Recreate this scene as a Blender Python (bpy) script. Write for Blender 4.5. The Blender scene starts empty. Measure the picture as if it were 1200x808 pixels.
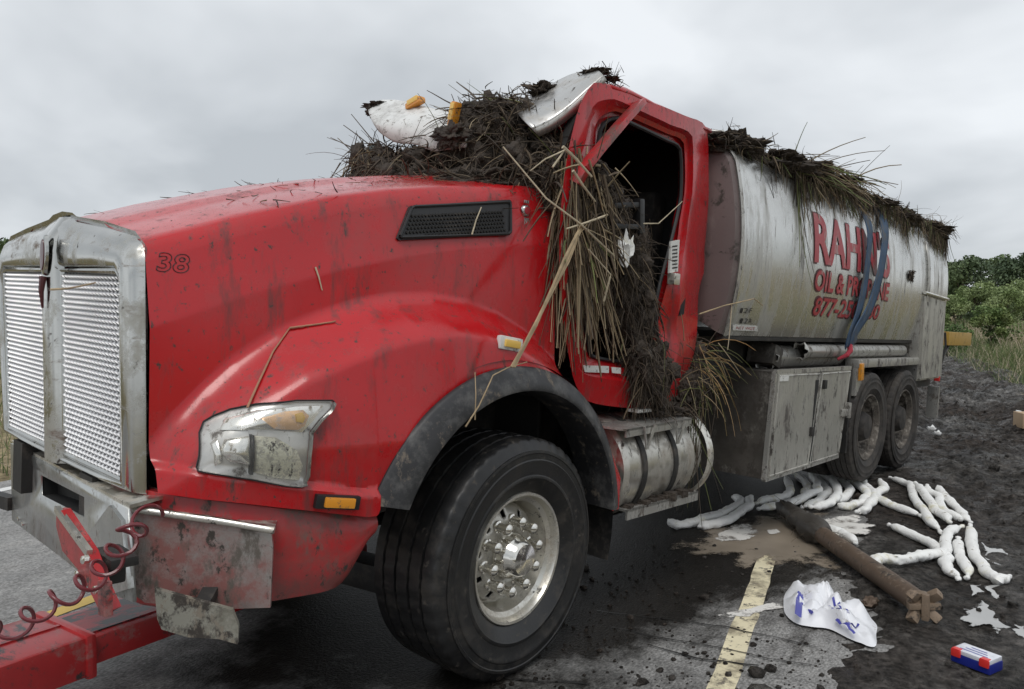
import bpy, bmesh, math, random
import numpy as np
from mathutils import Vector, Matrix, noise as mnoise
random.seed(7); rng = np.random.default_rng(7)
scene = bpy.context.scene
COL = scene.collection
R_ = math.radians

# ------------------------------------------------------------------ survey: camera station, road frame, truck frame
FOC = 906.0
CAM = np.array([-2.552, -3.538, 1.642])
AX = np.array([[0.671, -0.031, 0.740], [-0.741, -0.028, 0.671], [0.0, -0.999, -0.042]])   # columns: right, down, forward
TR = np.array([[0.99941, 0.00147, 0.03431], [0.0, 0.99908, -0.04287], [-0.03434, 0.04285, 0.99849]])
TOFF = np.array([0.0, 0.0, 0.054])
def wray(px, py):
    return AX @ np.array([px-600.0, py-404.0, FOC])
def G(px, py, z=0.0):                       # sight line met with a level plane (world)
    r = wray(px, py); return CAM + r*((z-CAM[2])/r[2])
CT = TR.T @ (CAM-TOFF)
def T(px, py, v=-1.05, ax=1):               # sight line met with a plane of the truck's own frame
    r = TR.T @ wray(px, py); return CT + r*((v-CT[ax])/r[ax])
def t2w(p):
    return TR @ np.array(p, float) + TOFF
RA = R_(18.2); ER = np.array([math.cos(RA), math.sin(RA)]); QR = np.array([math.sin(RA), -math.cos(RA)]); R0 = np.array([2.655, -1.288])
def sq(x, y):
    d = np.array([x, y])-R0; return d@ER, d@QR
def xy(s, q):
    return R0[0]+ER[0]*s+QR[0]*q, R0[1]+ER[1]*s+QR[1]*q

# ------------------------------------------------------------------ camera
cd = bpy.data.cameras.new('camera'); cam = bpy.data.objects.new('camera', cd); COL.objects.link(cam)
cd.sensor_width = 36; cd.lens = 36*FOC/1200; cd.clip_start = 0.05; cd.clip_end = 2000
rx, dn, fw = [Vector(AX[:, i]).normalized() for i in range(3)]
m = Matrix((rx, -dn, -fw)).transposed().to_4x4(); m.translation = Vector(CAM); cam.matrix_world = m
scene.camera = cam

# ------------------------------------------------------------------ world, sun, exposure
SUN_EL, SUN_AZ = R_(60), R_(215)             # azimuth measured from +X towards +Y
world = bpy.data.worlds.new('World'); scene.world = world; world.use_nodes = True
nt = world.node_tree; nt.nodes.clear(); N = nt.nodes.new; Lk = nt.links.new
out = N('ShaderNodeOutputWorld'); bg = N('ShaderNodeBackground'); bg.inputs[1].default_value = 0.1
sky = N('ShaderNodeTexSky'); sky.sky_type = 'NISHITA'; sky.sun_disc = False
sky.sun_elevation = SUN_EL; sky.sun_rotation = math.pi/2-SUN_AZ
tc = N('ShaderNodeTexCoord'); sep = N('ShaderNodeSeparateXYZ'); Lk(tc.outputs['Generated'], sep.inputs[0])
zz = N('ShaderNodeMath'); zz.operation = 'MAXIMUM'; zz.inputs[1].default_value = 0.0; Lk(sep.outputs[2], zz.inputs[0])
za = N('ShaderNodeMath'); za.operation = 'ADD'; za.inputs[1].default_value = 0.28; Lk(zz.outputs[0], za.inputs[0])
cb = N('ShaderNodeCombineXYZ')
for i in (0, 1):
    dv = N('ShaderNodeMath'); dv.operation = 'DIVIDE'; Lk(sep.outputs[i], dv.inputs[0]); Lk(za.outputs[0], dv.inputs[1]); Lk(dv.outputs[0], cb.inputs[i])
n1 = N('ShaderNodeTexNoise'); n1.inputs['Scale'].default_value = .85; n1.inputs['Detail'].default_value = 5; n1.inputs['Roughness'].default_value = .5; n1.inputs['Distortion'].default_value = .3
Lk(cb.outputs[0], n1.inputs['Vector'])
cr = N('ShaderNodeValToRGB'); e = cr.color_ramp.elements
e[0].position = .36; e[0].color = (5.3, 5.65, 6.0, 1); e[1].position = .60; e[1].color = (9.0, 9.35, 9.7, 1)
Lk(n1.outputs['Fac'], cr.inputs[0])
mx = N('ShaderNodeMix'); mx.data_type = 'RGBA'; mx.inputs[0].default_value = .95
Lk(sky.outputs[0], mx.inputs[6]); Lk(cr.outputs[0], mx.inputs[7]); Lk(mx.outputs[2], bg.inputs[0]); Lk(bg.outputs[0], out.inputs[0])
sd = bpy.data.lights.new('sun', 'SUN'); sun = bpy.data.objects.new('sun', sd); COL.objects.link(sun)
sd.energy = 1.2; sd.angle = R_(25); sd.color = (1, .97, .93)
dv = Vector((math.cos(SUN_AZ)*math.cos(SUN_EL), math.sin(SUN_AZ)*math.cos(SUN_EL), math.sin(SUN_EL)))
sun.rotation_euler = (-dv).to_track_quat('-Z', 'Y').to_euler(); sun.location = dv*40
vs = scene.view_settings; vs.view_transform = 'Standard'; vs.look = 'None'; vs.exposure = 0.0; vs.gamma = 1; vs.use_curve_mapping = False

# ------------------------------------------------------------------ materials
def mat(name, base, rough=.5, metal=0., coat=0., dirt=(), bump=None, var=0., vscale=3., attr=None, spec=None, rvar=None):
    """dirt: (colour, scale xyz, low, high, roughness) layers of noise; bump: (scale, strength, distance)"""
    M = bpy.data.materials.new(name); M.use_nodes = True; t = M.node_tree; b = t.nodes['Principled BSDF']
    n = t.nodes.new; l = t.links.new
    tc = n('ShaderNodeTexCoord')
    b.inputs['Roughness'].default_value = rough; b.inputs['Metallic'].default_value = metal
    b.inputs['Coat Weight'].default_value = coat; b.inputs['Coat Roughness'].default_value = .12
    if spec is not None: b.inputs['Specular IOR Level'].default_value = spec
    col = None
    if attr:
        a = n('ShaderNodeAttribute'); a.attribute_name = attr; col = a.outputs['Color']
    else:
        rgb = n('ShaderNodeRGB'); rgb.outputs[0].default_value = (*base, 1); col = rgb.outputs[0]
    rg = n('ShaderNodeValue'); rg.outputs[0].default_value = rough; rgo = rg.outputs[0]
    mt = n('ShaderNodeValue'); mt.outputs[0].default_value = metal; mto = mt.outputs[0]
    if var:
        nz = n('ShaderNodeTexNoise'); nz.inputs['Scale'].default_value = vscale; nz.inputs['Detail'].default_value = 6; l(tc.outputs['Object'], nz.inputs['Vector'])
        mr = n('ShaderNodeMapRange'); mr.inputs[1].default_value = .3; mr.inputs[2].default_value = .7; mr.inputs[3].default_value = 1-var; mr.inputs[4].default_value = 1+var; l(nz.outputs['Fac'], mr.inputs[0])
        mm = n('ShaderNodeVectorMath'); mm.operation = 'SCALE'; l(col, mm.inputs[0]); l(mr.outputs[0], mm.inputs['Scale']); col = mm.outputs[0]
        if rvar:
            m2 = n('ShaderNodeMapRange'); m2.inputs[1].default_value = .35; m2.inputs[2].default_value = .65; m2.inputs[3].default_value = rvar[0]; m2.inputs[4].default_value = rvar[1]; l(nz.outputs['Fac'], m2.inputs[0]); rgo = m2.outputs[0]
    for k, (dc, sc, lo, hi, dr) in enumerate(dirt):
        mp = n('ShaderNodeMapping'); mp.inputs['Scale'].default_value = sc; mp.inputs['Location'].default_value = (k*3.7, k*1.3, k*2.1); l(tc.outputs['Object'], mp.inputs['Vector'])
        nz = n('ShaderNodeTexNoise'); nz.inputs['Scale'].default_value = 1; nz.inputs['Detail'].default_value = 11; nz.inputs['Roughness'].default_value = .74; l(mp.outputs[0], nz.inputs['Vector'])
        mr = n('ShaderNodeMapRange'); mr.inputs[1].default_value = .5+(lo-.5)*.66; mr.inputs[2].default_value = .5+(hi-.5)*.72; l(nz.outputs['Fac'], mr.inputs[0])
        mxn = n('ShaderNodeMix'); mxn.data_type = 'RGBA'; l(mr.outputs[0], mxn.inputs[0]); l(col, mxn.inputs[6]); mxn.inputs[7].default_value = (*dc, 1); col = mxn.outputs[2]
        mf = n('ShaderNodeMix'); mf.data_type = 'FLOAT'; l(mr.outputs[0], mf.inputs[0]); l(rgo, mf.inputs[2]); mf.inputs[3].default_value = dr; rgo = mf.outputs[0]
        if metal:
            mf = n('ShaderNodeMix'); mf.data_type = 'FLOAT'; l(mr.outputs[0], mf.inputs[0]); l(mto, mf.inputs[2]); mf.inputs[3].default_value = 0; mto = mf.outputs[0]
    l(col, b.inputs['Base Color']); l(rgo, b.inputs['Roughness']); l(mto, b.inputs['Metallic'])
    if bump:
        nz = n('ShaderNodeTexNoise'); nz.inputs['Scale'].default_value = bump[0]; nz.inputs['Detail'].default_value = 8; l(tc.outputs['Object'], nz.inputs['Vector'])
        bp = n('ShaderNodeBump'); bp.inputs['Strength'].default_value = bump[1]; bp.inputs['Distance'].default_value = bump[2]; l(nz.outputs['Fac'], bp.inputs['Height']); l(bp.outputs[0], b.inputs['Normal'])
    return M
MUD = (.045, .038, .032); MUDL = (.11, .095, .08)
M = {}
M['red'] = mat('red_paint', (.46, .008, .012), .24, coat=.4, spec=.4, var=.10, vscale=2.2,
    dirt=[((.36, .035, .035), (1.2, 1.2, 1.0), .52, .75, .45), ((.16, .03, .028), (11, 11, 2.0), .56, .76, .6), (MUD, (9, 9, 2.6), .65, .76, .7), (MUD, (38, 38, 30), .64, .69, .8)], bump=(60, .03, .004))
M['red_dirty'] = mat('muddy_red_paint', (.42, .016, .02), .35, coat=.3, var=.15,
    dirt=[((.20, .05, .045), (3, 3, 2.5), .45, .7, .55), (MUDL, (6, 6, 3), .56, .72, .8), (MUD, (22, 22, 14), .6, .68, .8)], bump=(40, .08, .006))
M['hook_red'] = mat('worn_red_paint', (.36, .018, .02), .4, coat=.25, var=.2, vscale=4,
    dirt=[((.28, .13, .12), (7, 2, 7), .55, .7, .5), ((.03, .03, .03), (5, 2, 5), .58, .66, .5)], bump=(50, .05, .004))
M['boom_black'] = mat('scuffed_dark_steel', (.04, .035, .037), .35, .3, var=.3, vscale=6, dirt=[((.32, .03, .035), (4, 10, 6), .5, .56, .4)])
M['chrome'] = mat('dirty_chrome', (.50, .50, .48), .16, 1., var=.1, dirt=[((.30, .29, .25), (5, 5, 4), .5, .72, .55), ((.14, .10, .075), (3, 3, 9), .6, .74, .7), (MUD, (30, 30, 24), .66, .72, .8)], bump=(9, .04, .01))
M['mesh_metal'] = mat('bright_grille_metal', (.64, .64, .65), .32, .8, var=.06)
M['alu'] = mat('polished_aluminium', (.74, .72, .66), .3, 1., var=.08, dirt=[((.34, .30, .24), (6, 6, 6), .48, .68, .6), (MUD, (24, 24, 24), .63, .7, .8)])
M['disc'] = mat('dusty_wheel_disc', (.55, .53, .48), .42, .75, dirt=[((.28, .25, .20), (7, 7, 7), .46, .66, .7), (MUD, (26, 26, 26), .62, .7, .8)])
M['rust'] = mat('rusty_flange', (.25, .185, .13), .6, .2, var=.25, vscale=14, dirt=[(MUD, (14, 14, 14), .54, .66, .8)], bump=(40, .3, .006))
M['maroon'] = mat('dark_red_enamel', (.07, .010, .014), .3, coat=.4)
M['plate2'] = mat('muddy_bracket', (.36, .35, .30), .4, .6, dirt=[((.15, .14, .11), (5, 5, 5), .40, .58, .6), (MUD, (9, 9, 7), .44, .54, .8), ((.22, .19, .15), (20, 20, 12), .54, .64, .8)], bump=(25, .2, .008))
M['mudfilm0'] = mat('tan_mud_film0', (.27, .225, .175), .4, var=.2)
M['stud'] = mat('chrome_nut_covers', (.75, .73, .68), .12, 1., dirt=[((.35, .31, .25), (20, 20, 20), .55, .7, .5)])
M['alu_mud'] = mat('muddy_rim', (.34, .31, .27), .45, .7, dirt=[(MUDL, (6, 6, 6), .32, .50, .8), (MUD, (13, 13, 13), .5, .62, .8)])
M['steel'] = mat('dirty_bumper_steel', (.50, .51, .50), .3, .9, var=.12, dirt=[((.22, .22, .20), (5, 5, 4), .45, .7, .5), ((.11, .09, .07), (12, 12, 7), .62, .72, .8)])
M['plate'] = mat('muddy_bumper_plate', (.42, .40, .38), .3, .8, var=.2, dirt=[((.24, .10, .09), (2.2, 2.2, 2.2), .44, .62, .4), (MUDL, (8, 8, 4), .54, .66, .8), (MUD, (14, 14, 10), .60, .66, .9)], bump=(30, .1, .006))  # reddish layer paints in the red body's reflection; the other layers are mud
M['tank'] = mat('brushed_tank_steel', (.64, .64, .62), .26, .9, var=.07, vscale=2, dirt=[((.30, .29, .26), (5, 5, .8), .5, .74, .5), ((.09, .08, .07), (16, 16, 1.6), .64, .74, .7), (MUD, (26, 26, 20), .69, .73, .8)], bump=(2.2, .05, .03))
M['head'] = mat('brown_film_on_steel', (.165, .13, .125), .5, .2, var=.1, dirt=[(MUD, (5, 5, 4), .58, .66, .8), ((.24, .20, .19), (3, 3, 2), .52, .7, .5), (MUD, (36, 12, 36), .68, .72, .8)])
M['door_alu'] = mat('muddy_aluminium_door', (.46, .45, .41), .42, .55, var=.12, dirt=[((.22, .20, .175), (7, 7, 2.2), .48, .7, .6), (MUD, (20, 20, 6), .58, .67, .8), ((.09, .08, .07), (5, 5, 3), .60, .7, .8)])
M['alu_plain'] = mat('dull_aluminium', (.50, .49, .46), .4, .75, dirt=[(MUDL, (8, 8, 4), .5, .65, .8), (MUD, (22, 22, 12), .6, .68, .8)])
M['tankcyl'] = mat('muddy_fuel_tank', (.58, .56, .51), .3, .9, dirt=[((.26, .23, .19), (5, 5, 3), .46, .66, .6), (MUD, (16, 16, 5), .58, .7, .8)])
M['mudbox'] = mat('mud_caked_steel', (.065, .058, .05), .6, .1, var=.3, vscale=5, dirt=[((.15, .14, .125), (4, 4, 3), .56, .66, .6), (MUD, (12, 12, 8), .5, .6, .6)], bump=(22, .3, .012))
M['frame'] = mat('black_chassis', (.022, .021, .02), .6, .1, var=.3, dirt=[((.06, .052, .045), (7, 7, 7), .52, .66, .8)], bump=(25, .2, .01))
M['black'] = mat('black_interior', (.012, .012, .012), .7)
M['rubber'] = mat('black_rubber', (.012, .012, .0125), .42, var=.2, vscale=8, dirt=[((.04, .035, .03), (7, 7, 7), .5, .72, .6), ((.07, .06, .05), (22, 22, 22), .64, .72, .8)], bump=(70, .15, .004))
M['flare'] = mat('grey_black_fender_rubber', (.026, .026, .028), .5, var=.2, vscale=8, dirt=[((.10, .098, .095), (5, 5, 5), .52, .72, .55), ((.15, .125, .10), (14, 14, 9), .60, .68, .8)], bump=(60, .12, .004))
M['tyre_mud'] = mat('muddy_tyre', (.024, .021, .019), .7, var=.3, vscale=9, dirt=[((.06, .052, .045), (6, 6, 6), .42, .62, .85)], bump=(30, .3, .012))
M['vent'] = mat('black_plastic', (.014, .014, .015), .42)
M['decal'] = mat('black_decal', (.02, .018, .02), .45)
M['decal_red'] = mat('faded_red_lettering', (.38, .028, .04), .45, dirt=[((.36, .30, .28), (14, 14, 5), .56, .68, .5)])
M['outline'] = mat('dark_letter_edge', (.10, .02, .025), .5)
M['white'] = mat('white_label', (.70, .70, .67), .5, dirt=[((.25, .22, .2), (24, 24, 24), .58, .66, .7)])
M['white_panel'] = mat('specked_white_fibreglass', (.72, .72, .70), .4, var=.06, dirt=[((.2, .18, .16), (26, 26, 26), .60, .66, .8), ((.42, .41, .39), (4, 4, 4), .5, .7, .5)])
M['visor'] = mat('stainless_visor', (.60, .59, .57), .3, .85, dirt=[((.36, .34, .31), (5, 5, 5), .5, .7, .5), (MUD, (20, 20, 20), .63, .7, .8)])
M['amber_pale'] = mat('pale_amber_glass', (.80, .52, .30), .2, .3, dirt=[((.5, .42, .36), (30, 30, 30), .5, .65, .5)])
M['amber'] = mat('amber_lens', (.75, .30, .03), .2, coat=.6, dirt=[((.14, .09, .05), (40, 40, 40), .58, .68, .6)])
M['amber_lit'] = mat('amber_marker', (.85, .55, .12), .25, coat=.5)
M['lampwhite'] = mat('lamp_reflector', (.82, .81, .76), .18, .85, dirt=[((.25, .22, .17), (30, 30, 20), .6, .68, .7)])
M['lampgrey'] = mat('lamp_bowl', (.62, .61, .58), .28, .6, var=.2, vscale=12, dirt=[(MUDL, (14, 14, 9), .58, .68, .8)])
M['lampcream'] = mat('lamp_fluted_glass', (.80, .78, .62), .28, .3, dirt=[(MUD, (32, 32, 18), .58, .63, .8), ((.5, .48, .4), (60, 60, 60), .5, .6, .4)], bump=(90, .5, .01))
M['blue'] = mat('blue_webbing', (.045, .085, .15), .8, var=.2, vscale=10, dirt=[((.10, .105, .11), (12, 12, 5), .5, .68, .85)], bump=(150, .3, .003))
M['redcloth'] = mat('red_webbing', (.35, .03, .05), .8)
M['yellow'] = mat('yellow_paint', (.42, .25, .04), .5, dirt=[((.3, .2, .06), (6, 6, 6), .55, .7, .7)])
M['hose'] = mat('dark_red_hose', (.14, .014, .02), .35, coat=.3)
M['sock'] = mat('white_absorbent_cloth', (.86, .86, .84), .85, var=.05, vscale=8, dirt=[((.62, .58, .38), (4, 4, 4), .56, .74, .85), ((.36, .33, .28), (15, 15, 15), .63, .72, .9)], bump=(45, .4, .012))
M['pipe'] = mat('rust_brown_shaft', (.135, .095, .068), .6, .25, var=.2, vscale=7, dirt=[(MUD, (7, 7, 7), .52, .68, .8), ((.24, .19, .14), (16, 16, 16), .6, .7, .7)], bump=(35, .25, .006))
M['bag'] = mat('white_plastic_film', (.82, .83, .86), .35, var=.04, dirt=[((.4, .37, .33), (9, 9, 9), .64, .72, .7)], bump=(35, .25, .01))
M['ink'] = mat('blue_print', (.07, .075, .36), .4)
M['bluebox'] = mat('blue_plastic', (.012, .022, .22), .3, coat=.3)
M['redclip'] = mat('red_plastic', (.72, .035, .03), .32, coat=.3)
M['lid'] = mat('milky_clear_lid', (.72, .74, .80), .18, coat=.6, var=.12, vscale=40)
M['card'] = mat('cardboard', (.42, .30, .19), .8, var=.12)
M['paper'] = mat('white_paper', (.8, .8, .78), .8)
M['strand'] = mat('plant_debris', (1, 1, 1), .75, attr='tint')
M['leaf'] = mat('leaf', (1, 1, 1), .6, attr='tint', spec=.3)
M['bark'] = mat('bark', (.10, .08, .06), .9, var=.3, bump=(20, .5, .02))
M['mudcore'] = mat('wet_root_mud', (.042, .031, .023), .75, var=.4, vscale=14, dirt=[((.07, .055, .042), (16, 16, 16), .5, .66, .9)], bump=(30, .8, .03))
M['olive'] = mat('olive_grey_panel', (.13, .125, .09), .45, var=.15, dirt=[(MUD, (9, 9, 9), .58, .7, .8)])
M['spill0'] = mat('dried_white_foam', (.74, .72, .68), .7, var=.12, dirt=[((.2, .18, .16), (9, 9, 9), .52, .66, .7)])
M['puddle0'] = mat('sky_pale_water', (.42, .42, .41), .08, var=.15)  # pale base colour paints in the bright sky on the water
g = bpy.data.materials.new('lamp_glass'); g.use_nodes = True; t = g.node_tree; t.nodes.clear()
o_ = t.nodes.new('ShaderNodeOutputMaterial'); a_ = t.nodes.new('ShaderNodeBsdfTransparent'); b_ = t.nodes.new('ShaderNodeBsdfGlossy'); b_.inputs['Roughness'].default_value = .06
f_ = t.nodes.new('ShaderNodeLayerWeight'); f_.inputs[0].default_value = .25; x_ = t.nodes.new('ShaderNodeMixShader')
t.links.new(f_.outputs['Fresnel'], x_.inputs[0]); t.links.new(a_.outputs[0], x_.inputs[1]); t.links.new(b_.outputs[0], x_.inputs[2]); d_ = t.nodes.new('ShaderNodeBsdfDiffuse'); d_.inputs[0].default_value = (.75, .74, .70, 1); y_ = t.nodes.new('ShaderNodeMixShader'); y_.inputs[0].default_value = .06; t.links.new(x_.outputs[0], y_.inputs[1]); t.links.new(d_.outputs[0], y_.inputs[2]); t.links.new(y_.outputs[0], o_.inputs[0]); M['glass'] = g
M['windscreen'] = mat('cracked_windscreen', (.30, .37, .38), .15, 0, coat=.5, var=.15, vscale=9)

def ground_mat(name, cols, scale, rough, bump, stretch=(1, 1, 1), wet=None, smear=False, tint=None, grit=.22):
    A = bpy.data.materials.new(name); A.use_nodes = True; t = A.node_tree; b = t.nodes['Principled BSDF']; n = t.nodes.new; l = t.links.new
    tc = n('ShaderNodeTexCoord'); mp = n('ShaderNodeMapping'); mp.inputs['Scale'].default_value = stretch; mp.inputs['Rotation'].default_value = (0, 0, -RA); l(tc.outputs['Object'], mp.inputs[0])
    nz = n('ShaderNodeTexNoise'); nz.inputs['Scale'].default_value = scale; nz.inputs['Detail'].default_value = 9; nz.inputs['Roughness'].default_value = .65; l(mp.outputs[0], nz.inputs['Vector'])
    r = n('ShaderNodeValToRGB'); el = r.color_ramp.elements
    for i, (p, c) in enumerate(cols):
        k = el[i] if i < 2 else el.new(p)
        k.position = p; k.color = (*c, 1)
    l(nz.outputs['Fac'], r.inputs[0]); col = r.outputs[0]
    if tint:     # broad patches of another soil
        n5 = n('ShaderNodeTexNoise'); n5.inputs['Scale'].default_value = tint[1]; n5.inputs['Detail'].default_value = 7; l(mp.outputs[0], n5.inputs['Vector'])
        m5 = n('ShaderNodeMapRange'); m5.inputs[1].default_value = .46; m5.inputs[2].default_value = .60; l(n5.outputs['Fac'], m5.inputs[0])
        x5 = n('ShaderNodeMix'); x5.data_type = 'RGBA'; l(m5.outputs[0], x5.inputs[0]); l(col, x5.inputs[6]); x5.inputs[7].default_value = (*tint[0], 1); col = x5.outputs[2]
    fg = n('ShaderNodeTexNoise'); fg.inputs['Scale'].default_value = bump[0]; fg.inputs['Detail'].default_value = 4; l(mp.outputs[0], fg.inputs['Vector'])
    rr = n('ShaderNodeMapRange'); rr.inputs[1].default_value = .4; rr.inputs[2].default_value = .6; rr.inputs[3].default_value = rough[0]; rr.inputs[4].default_value = rough[1]
    n3 = n('ShaderNodeTexNoise'); n3.inputs['Scale'].default_value = scale*2.3; n3.inputs['Detail'].default_value = 6; l(mp.outputs[0], n3.inputs['Vector']); l(n3.outputs['Fac'], rr.inputs[0]); ro = rr.outputs[0]
    if smear:    # dark mud dragged along the road by wheels
        sm = n('ShaderNodeMapping'); sm.inputs['Scale'].default_value = (.9, 3.2, 1); sm.inputs['Rotation'].default_value = (0, 0, .1); l(tc.outputs['Object'], sm.inputs[0])
        sn = n('ShaderNodeTexNoise'); sn.inputs['Scale'].default_value = 1.3; sn.inputs['Detail'].default_value = 10; sn.inputs['Roughness'].default_value = .72; l(sm.outputs[0], sn.inputs['Vector'])
        gq = n('ShaderNodeVectorMath'); gq.operation = 'DISTANCE'; gq.inputs[1].default_value = (2.2, -.2, 0); l(tc.outputs['Object'], gq.inputs[0])
        gr = n('ShaderNodeMapRange'); gr.inputs[1].default_value = 1.2; gr.inputs[2].default_value = 2.8; gr.inputs[3].default_value = .12; gr.inputs[4].default_value = -.09; l(gq.outputs['Value'], gr.inputs[0])
        sa = n('ShaderNodeMath'); sa.operation = 'ADD'; l(sn.outputs['Fac'], sa.inputs[0]); l(gr.outputs[0], sa.inputs[1])
        sr = n('ShaderNodeMapRange'); sr.inputs[1].default_value = .53; sr.inputs[2].default_value = .66; l(sa.outputs[0], sr.inputs[0])
        si = n('ShaderNodeMix'); si.data_type = 'RGBA'; l(sr.outputs[0], si.inputs[0]); l(col, si.inputs[6]); si.inputs[7].default_value = (.040, .036, .032, 1); col = si.outputs[2]
    if wet:      # oily wet stain, near black to paint in the shade under the truck
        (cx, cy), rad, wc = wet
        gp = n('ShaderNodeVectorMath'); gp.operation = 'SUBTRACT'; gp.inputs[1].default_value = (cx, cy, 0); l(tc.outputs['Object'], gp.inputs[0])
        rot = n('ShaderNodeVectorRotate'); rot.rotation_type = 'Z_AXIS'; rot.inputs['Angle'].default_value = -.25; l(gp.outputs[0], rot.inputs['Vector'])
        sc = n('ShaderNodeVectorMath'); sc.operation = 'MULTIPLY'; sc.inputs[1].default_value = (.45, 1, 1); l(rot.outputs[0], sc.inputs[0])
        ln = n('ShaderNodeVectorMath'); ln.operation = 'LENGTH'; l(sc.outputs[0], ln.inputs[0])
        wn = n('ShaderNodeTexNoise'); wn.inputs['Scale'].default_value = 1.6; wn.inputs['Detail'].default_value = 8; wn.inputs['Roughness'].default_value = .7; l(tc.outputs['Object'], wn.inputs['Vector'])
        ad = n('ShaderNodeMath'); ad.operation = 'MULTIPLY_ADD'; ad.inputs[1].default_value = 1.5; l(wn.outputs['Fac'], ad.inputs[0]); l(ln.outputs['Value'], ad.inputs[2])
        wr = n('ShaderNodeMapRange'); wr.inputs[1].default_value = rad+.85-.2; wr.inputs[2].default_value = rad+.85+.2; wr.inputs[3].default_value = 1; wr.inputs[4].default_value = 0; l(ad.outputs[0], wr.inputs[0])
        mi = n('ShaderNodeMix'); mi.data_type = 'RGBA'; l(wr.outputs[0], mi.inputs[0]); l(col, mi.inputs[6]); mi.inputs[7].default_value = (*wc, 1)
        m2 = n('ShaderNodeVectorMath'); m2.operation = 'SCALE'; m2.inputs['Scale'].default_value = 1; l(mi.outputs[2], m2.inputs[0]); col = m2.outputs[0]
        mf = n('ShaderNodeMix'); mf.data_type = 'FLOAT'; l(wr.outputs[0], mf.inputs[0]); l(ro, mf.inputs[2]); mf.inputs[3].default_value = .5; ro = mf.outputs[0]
    b.inputs['Specular IOR Level'].default_value = .10
    mr = n('ShaderNodeMapRange'); mr.inputs[1].default_value = .3; mr.inputs[2].default_value = .7; mr.inputs[3].default_value = .5; mr.inputs[4].default_value = 1.5; l(fg.outputs['Fac'], mr.inputs[0])
    mm = n('ShaderNodeVectorMath'); mm.operation = 'SCALE'; l(col, mm.inputs[0]); l(mr.outputs[0], mm.inputs['Scale']); col = mm.outputs[0]
    f2 = n('ShaderNodeTexNoise'); f2.inputs['Scale'].default_value = 11; f2.inputs['Detail'].default_value = 10; f2.inputs['Roughness'].default_value = .75; l(mp.outputs[0], f2.inputs['Vector'])
    r2 = n('ShaderNodeMapRange'); r2.inputs[1].default_value = .38; r2.inputs[2].default_value = .62; r2.inputs[3].default_value = 1-grit; r2.inputs[4].default_value = 1+grit*1.4; l(f2.outputs['Fac'], r2.inputs[0])
    m8 = n('ShaderNodeVectorMath'); m8.operation = 'SCALE'; l(col, m8.inputs[0]); l(r2.outputs[0], m8.inputs['Scale']); col = m8.outputs[0]
    l(col, b.inputs['Base Color']); l(ro, b.inputs['Roughness'])
    bp = n('ShaderNodeBump'); bp.inputs['Strength'].default_value = bump[1]; bp.inputs['Distance'].default_value = bump[2]; l(fg.outputs['Fac'], bp.inputs['Height'])
    b2 = n('ShaderNodeBump'); b2.inputs['Strength'].default_value = min(1, grit*1.6); b2.inputs['Distance'].default_value = bump[2]*1.5; l(f2.outputs['Fac'], b2.inputs['Height']); l(bp.outputs[0], b2.inputs['Normal']); l(b2.outputs[0], b.inputs['Normal'])
    return A
M['asphalt'] = ground_mat('wet_shaded_asphalt', [(.3, (.20, .197, .192)), (.55, (.27, .265, .256)), (.75, (.34, .33, .315))], 1.3, (.35, .7), (55, .6, .012), (1, 1.6, 1), wet=((2.8, .25), 1.65, (.016, .014, .012)), smear=True)
M['mud'] = ground_mat('churned_mud', [(.3, (.024, .021, .019)), (.48, (.072, .067, .061)), (.58, (.165, .158, .148)), (.75, (.26, .25, .24))], 1.5, (.2, .62), (26, 1.0, .05), grit=.6, tint=((.048, .039, .033), .38))
M['field'] = ground_mat('dry_field', [(.35, (.16, .13, .07)), (.5, (.26, .21, .13)), (.65, (.09, .12, .035))], .35, (.8, .9), (8, .5, .05))
M['paint'] = mat('worn_cream_line_paint', (.80, .72, .50), .6, var=.12, vscale=4, dirt=[((.11, .10, .09), (11, 11, 11), .56, .63, .6), ((.30, .26, .18), (3, 3, 3), .48, .64, .6)], bump=(90, .2, .004))
M['paint_y'] = mat('yellow_line_paint', (.66, .46, .11), .6, var=.1)
M['paint_w'] = mat('white_line_paint', (.72, .72, .70), .6, var=.1)
M['crack'] = mat('wet_crack', (.018, .017, .016), .35)

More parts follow.
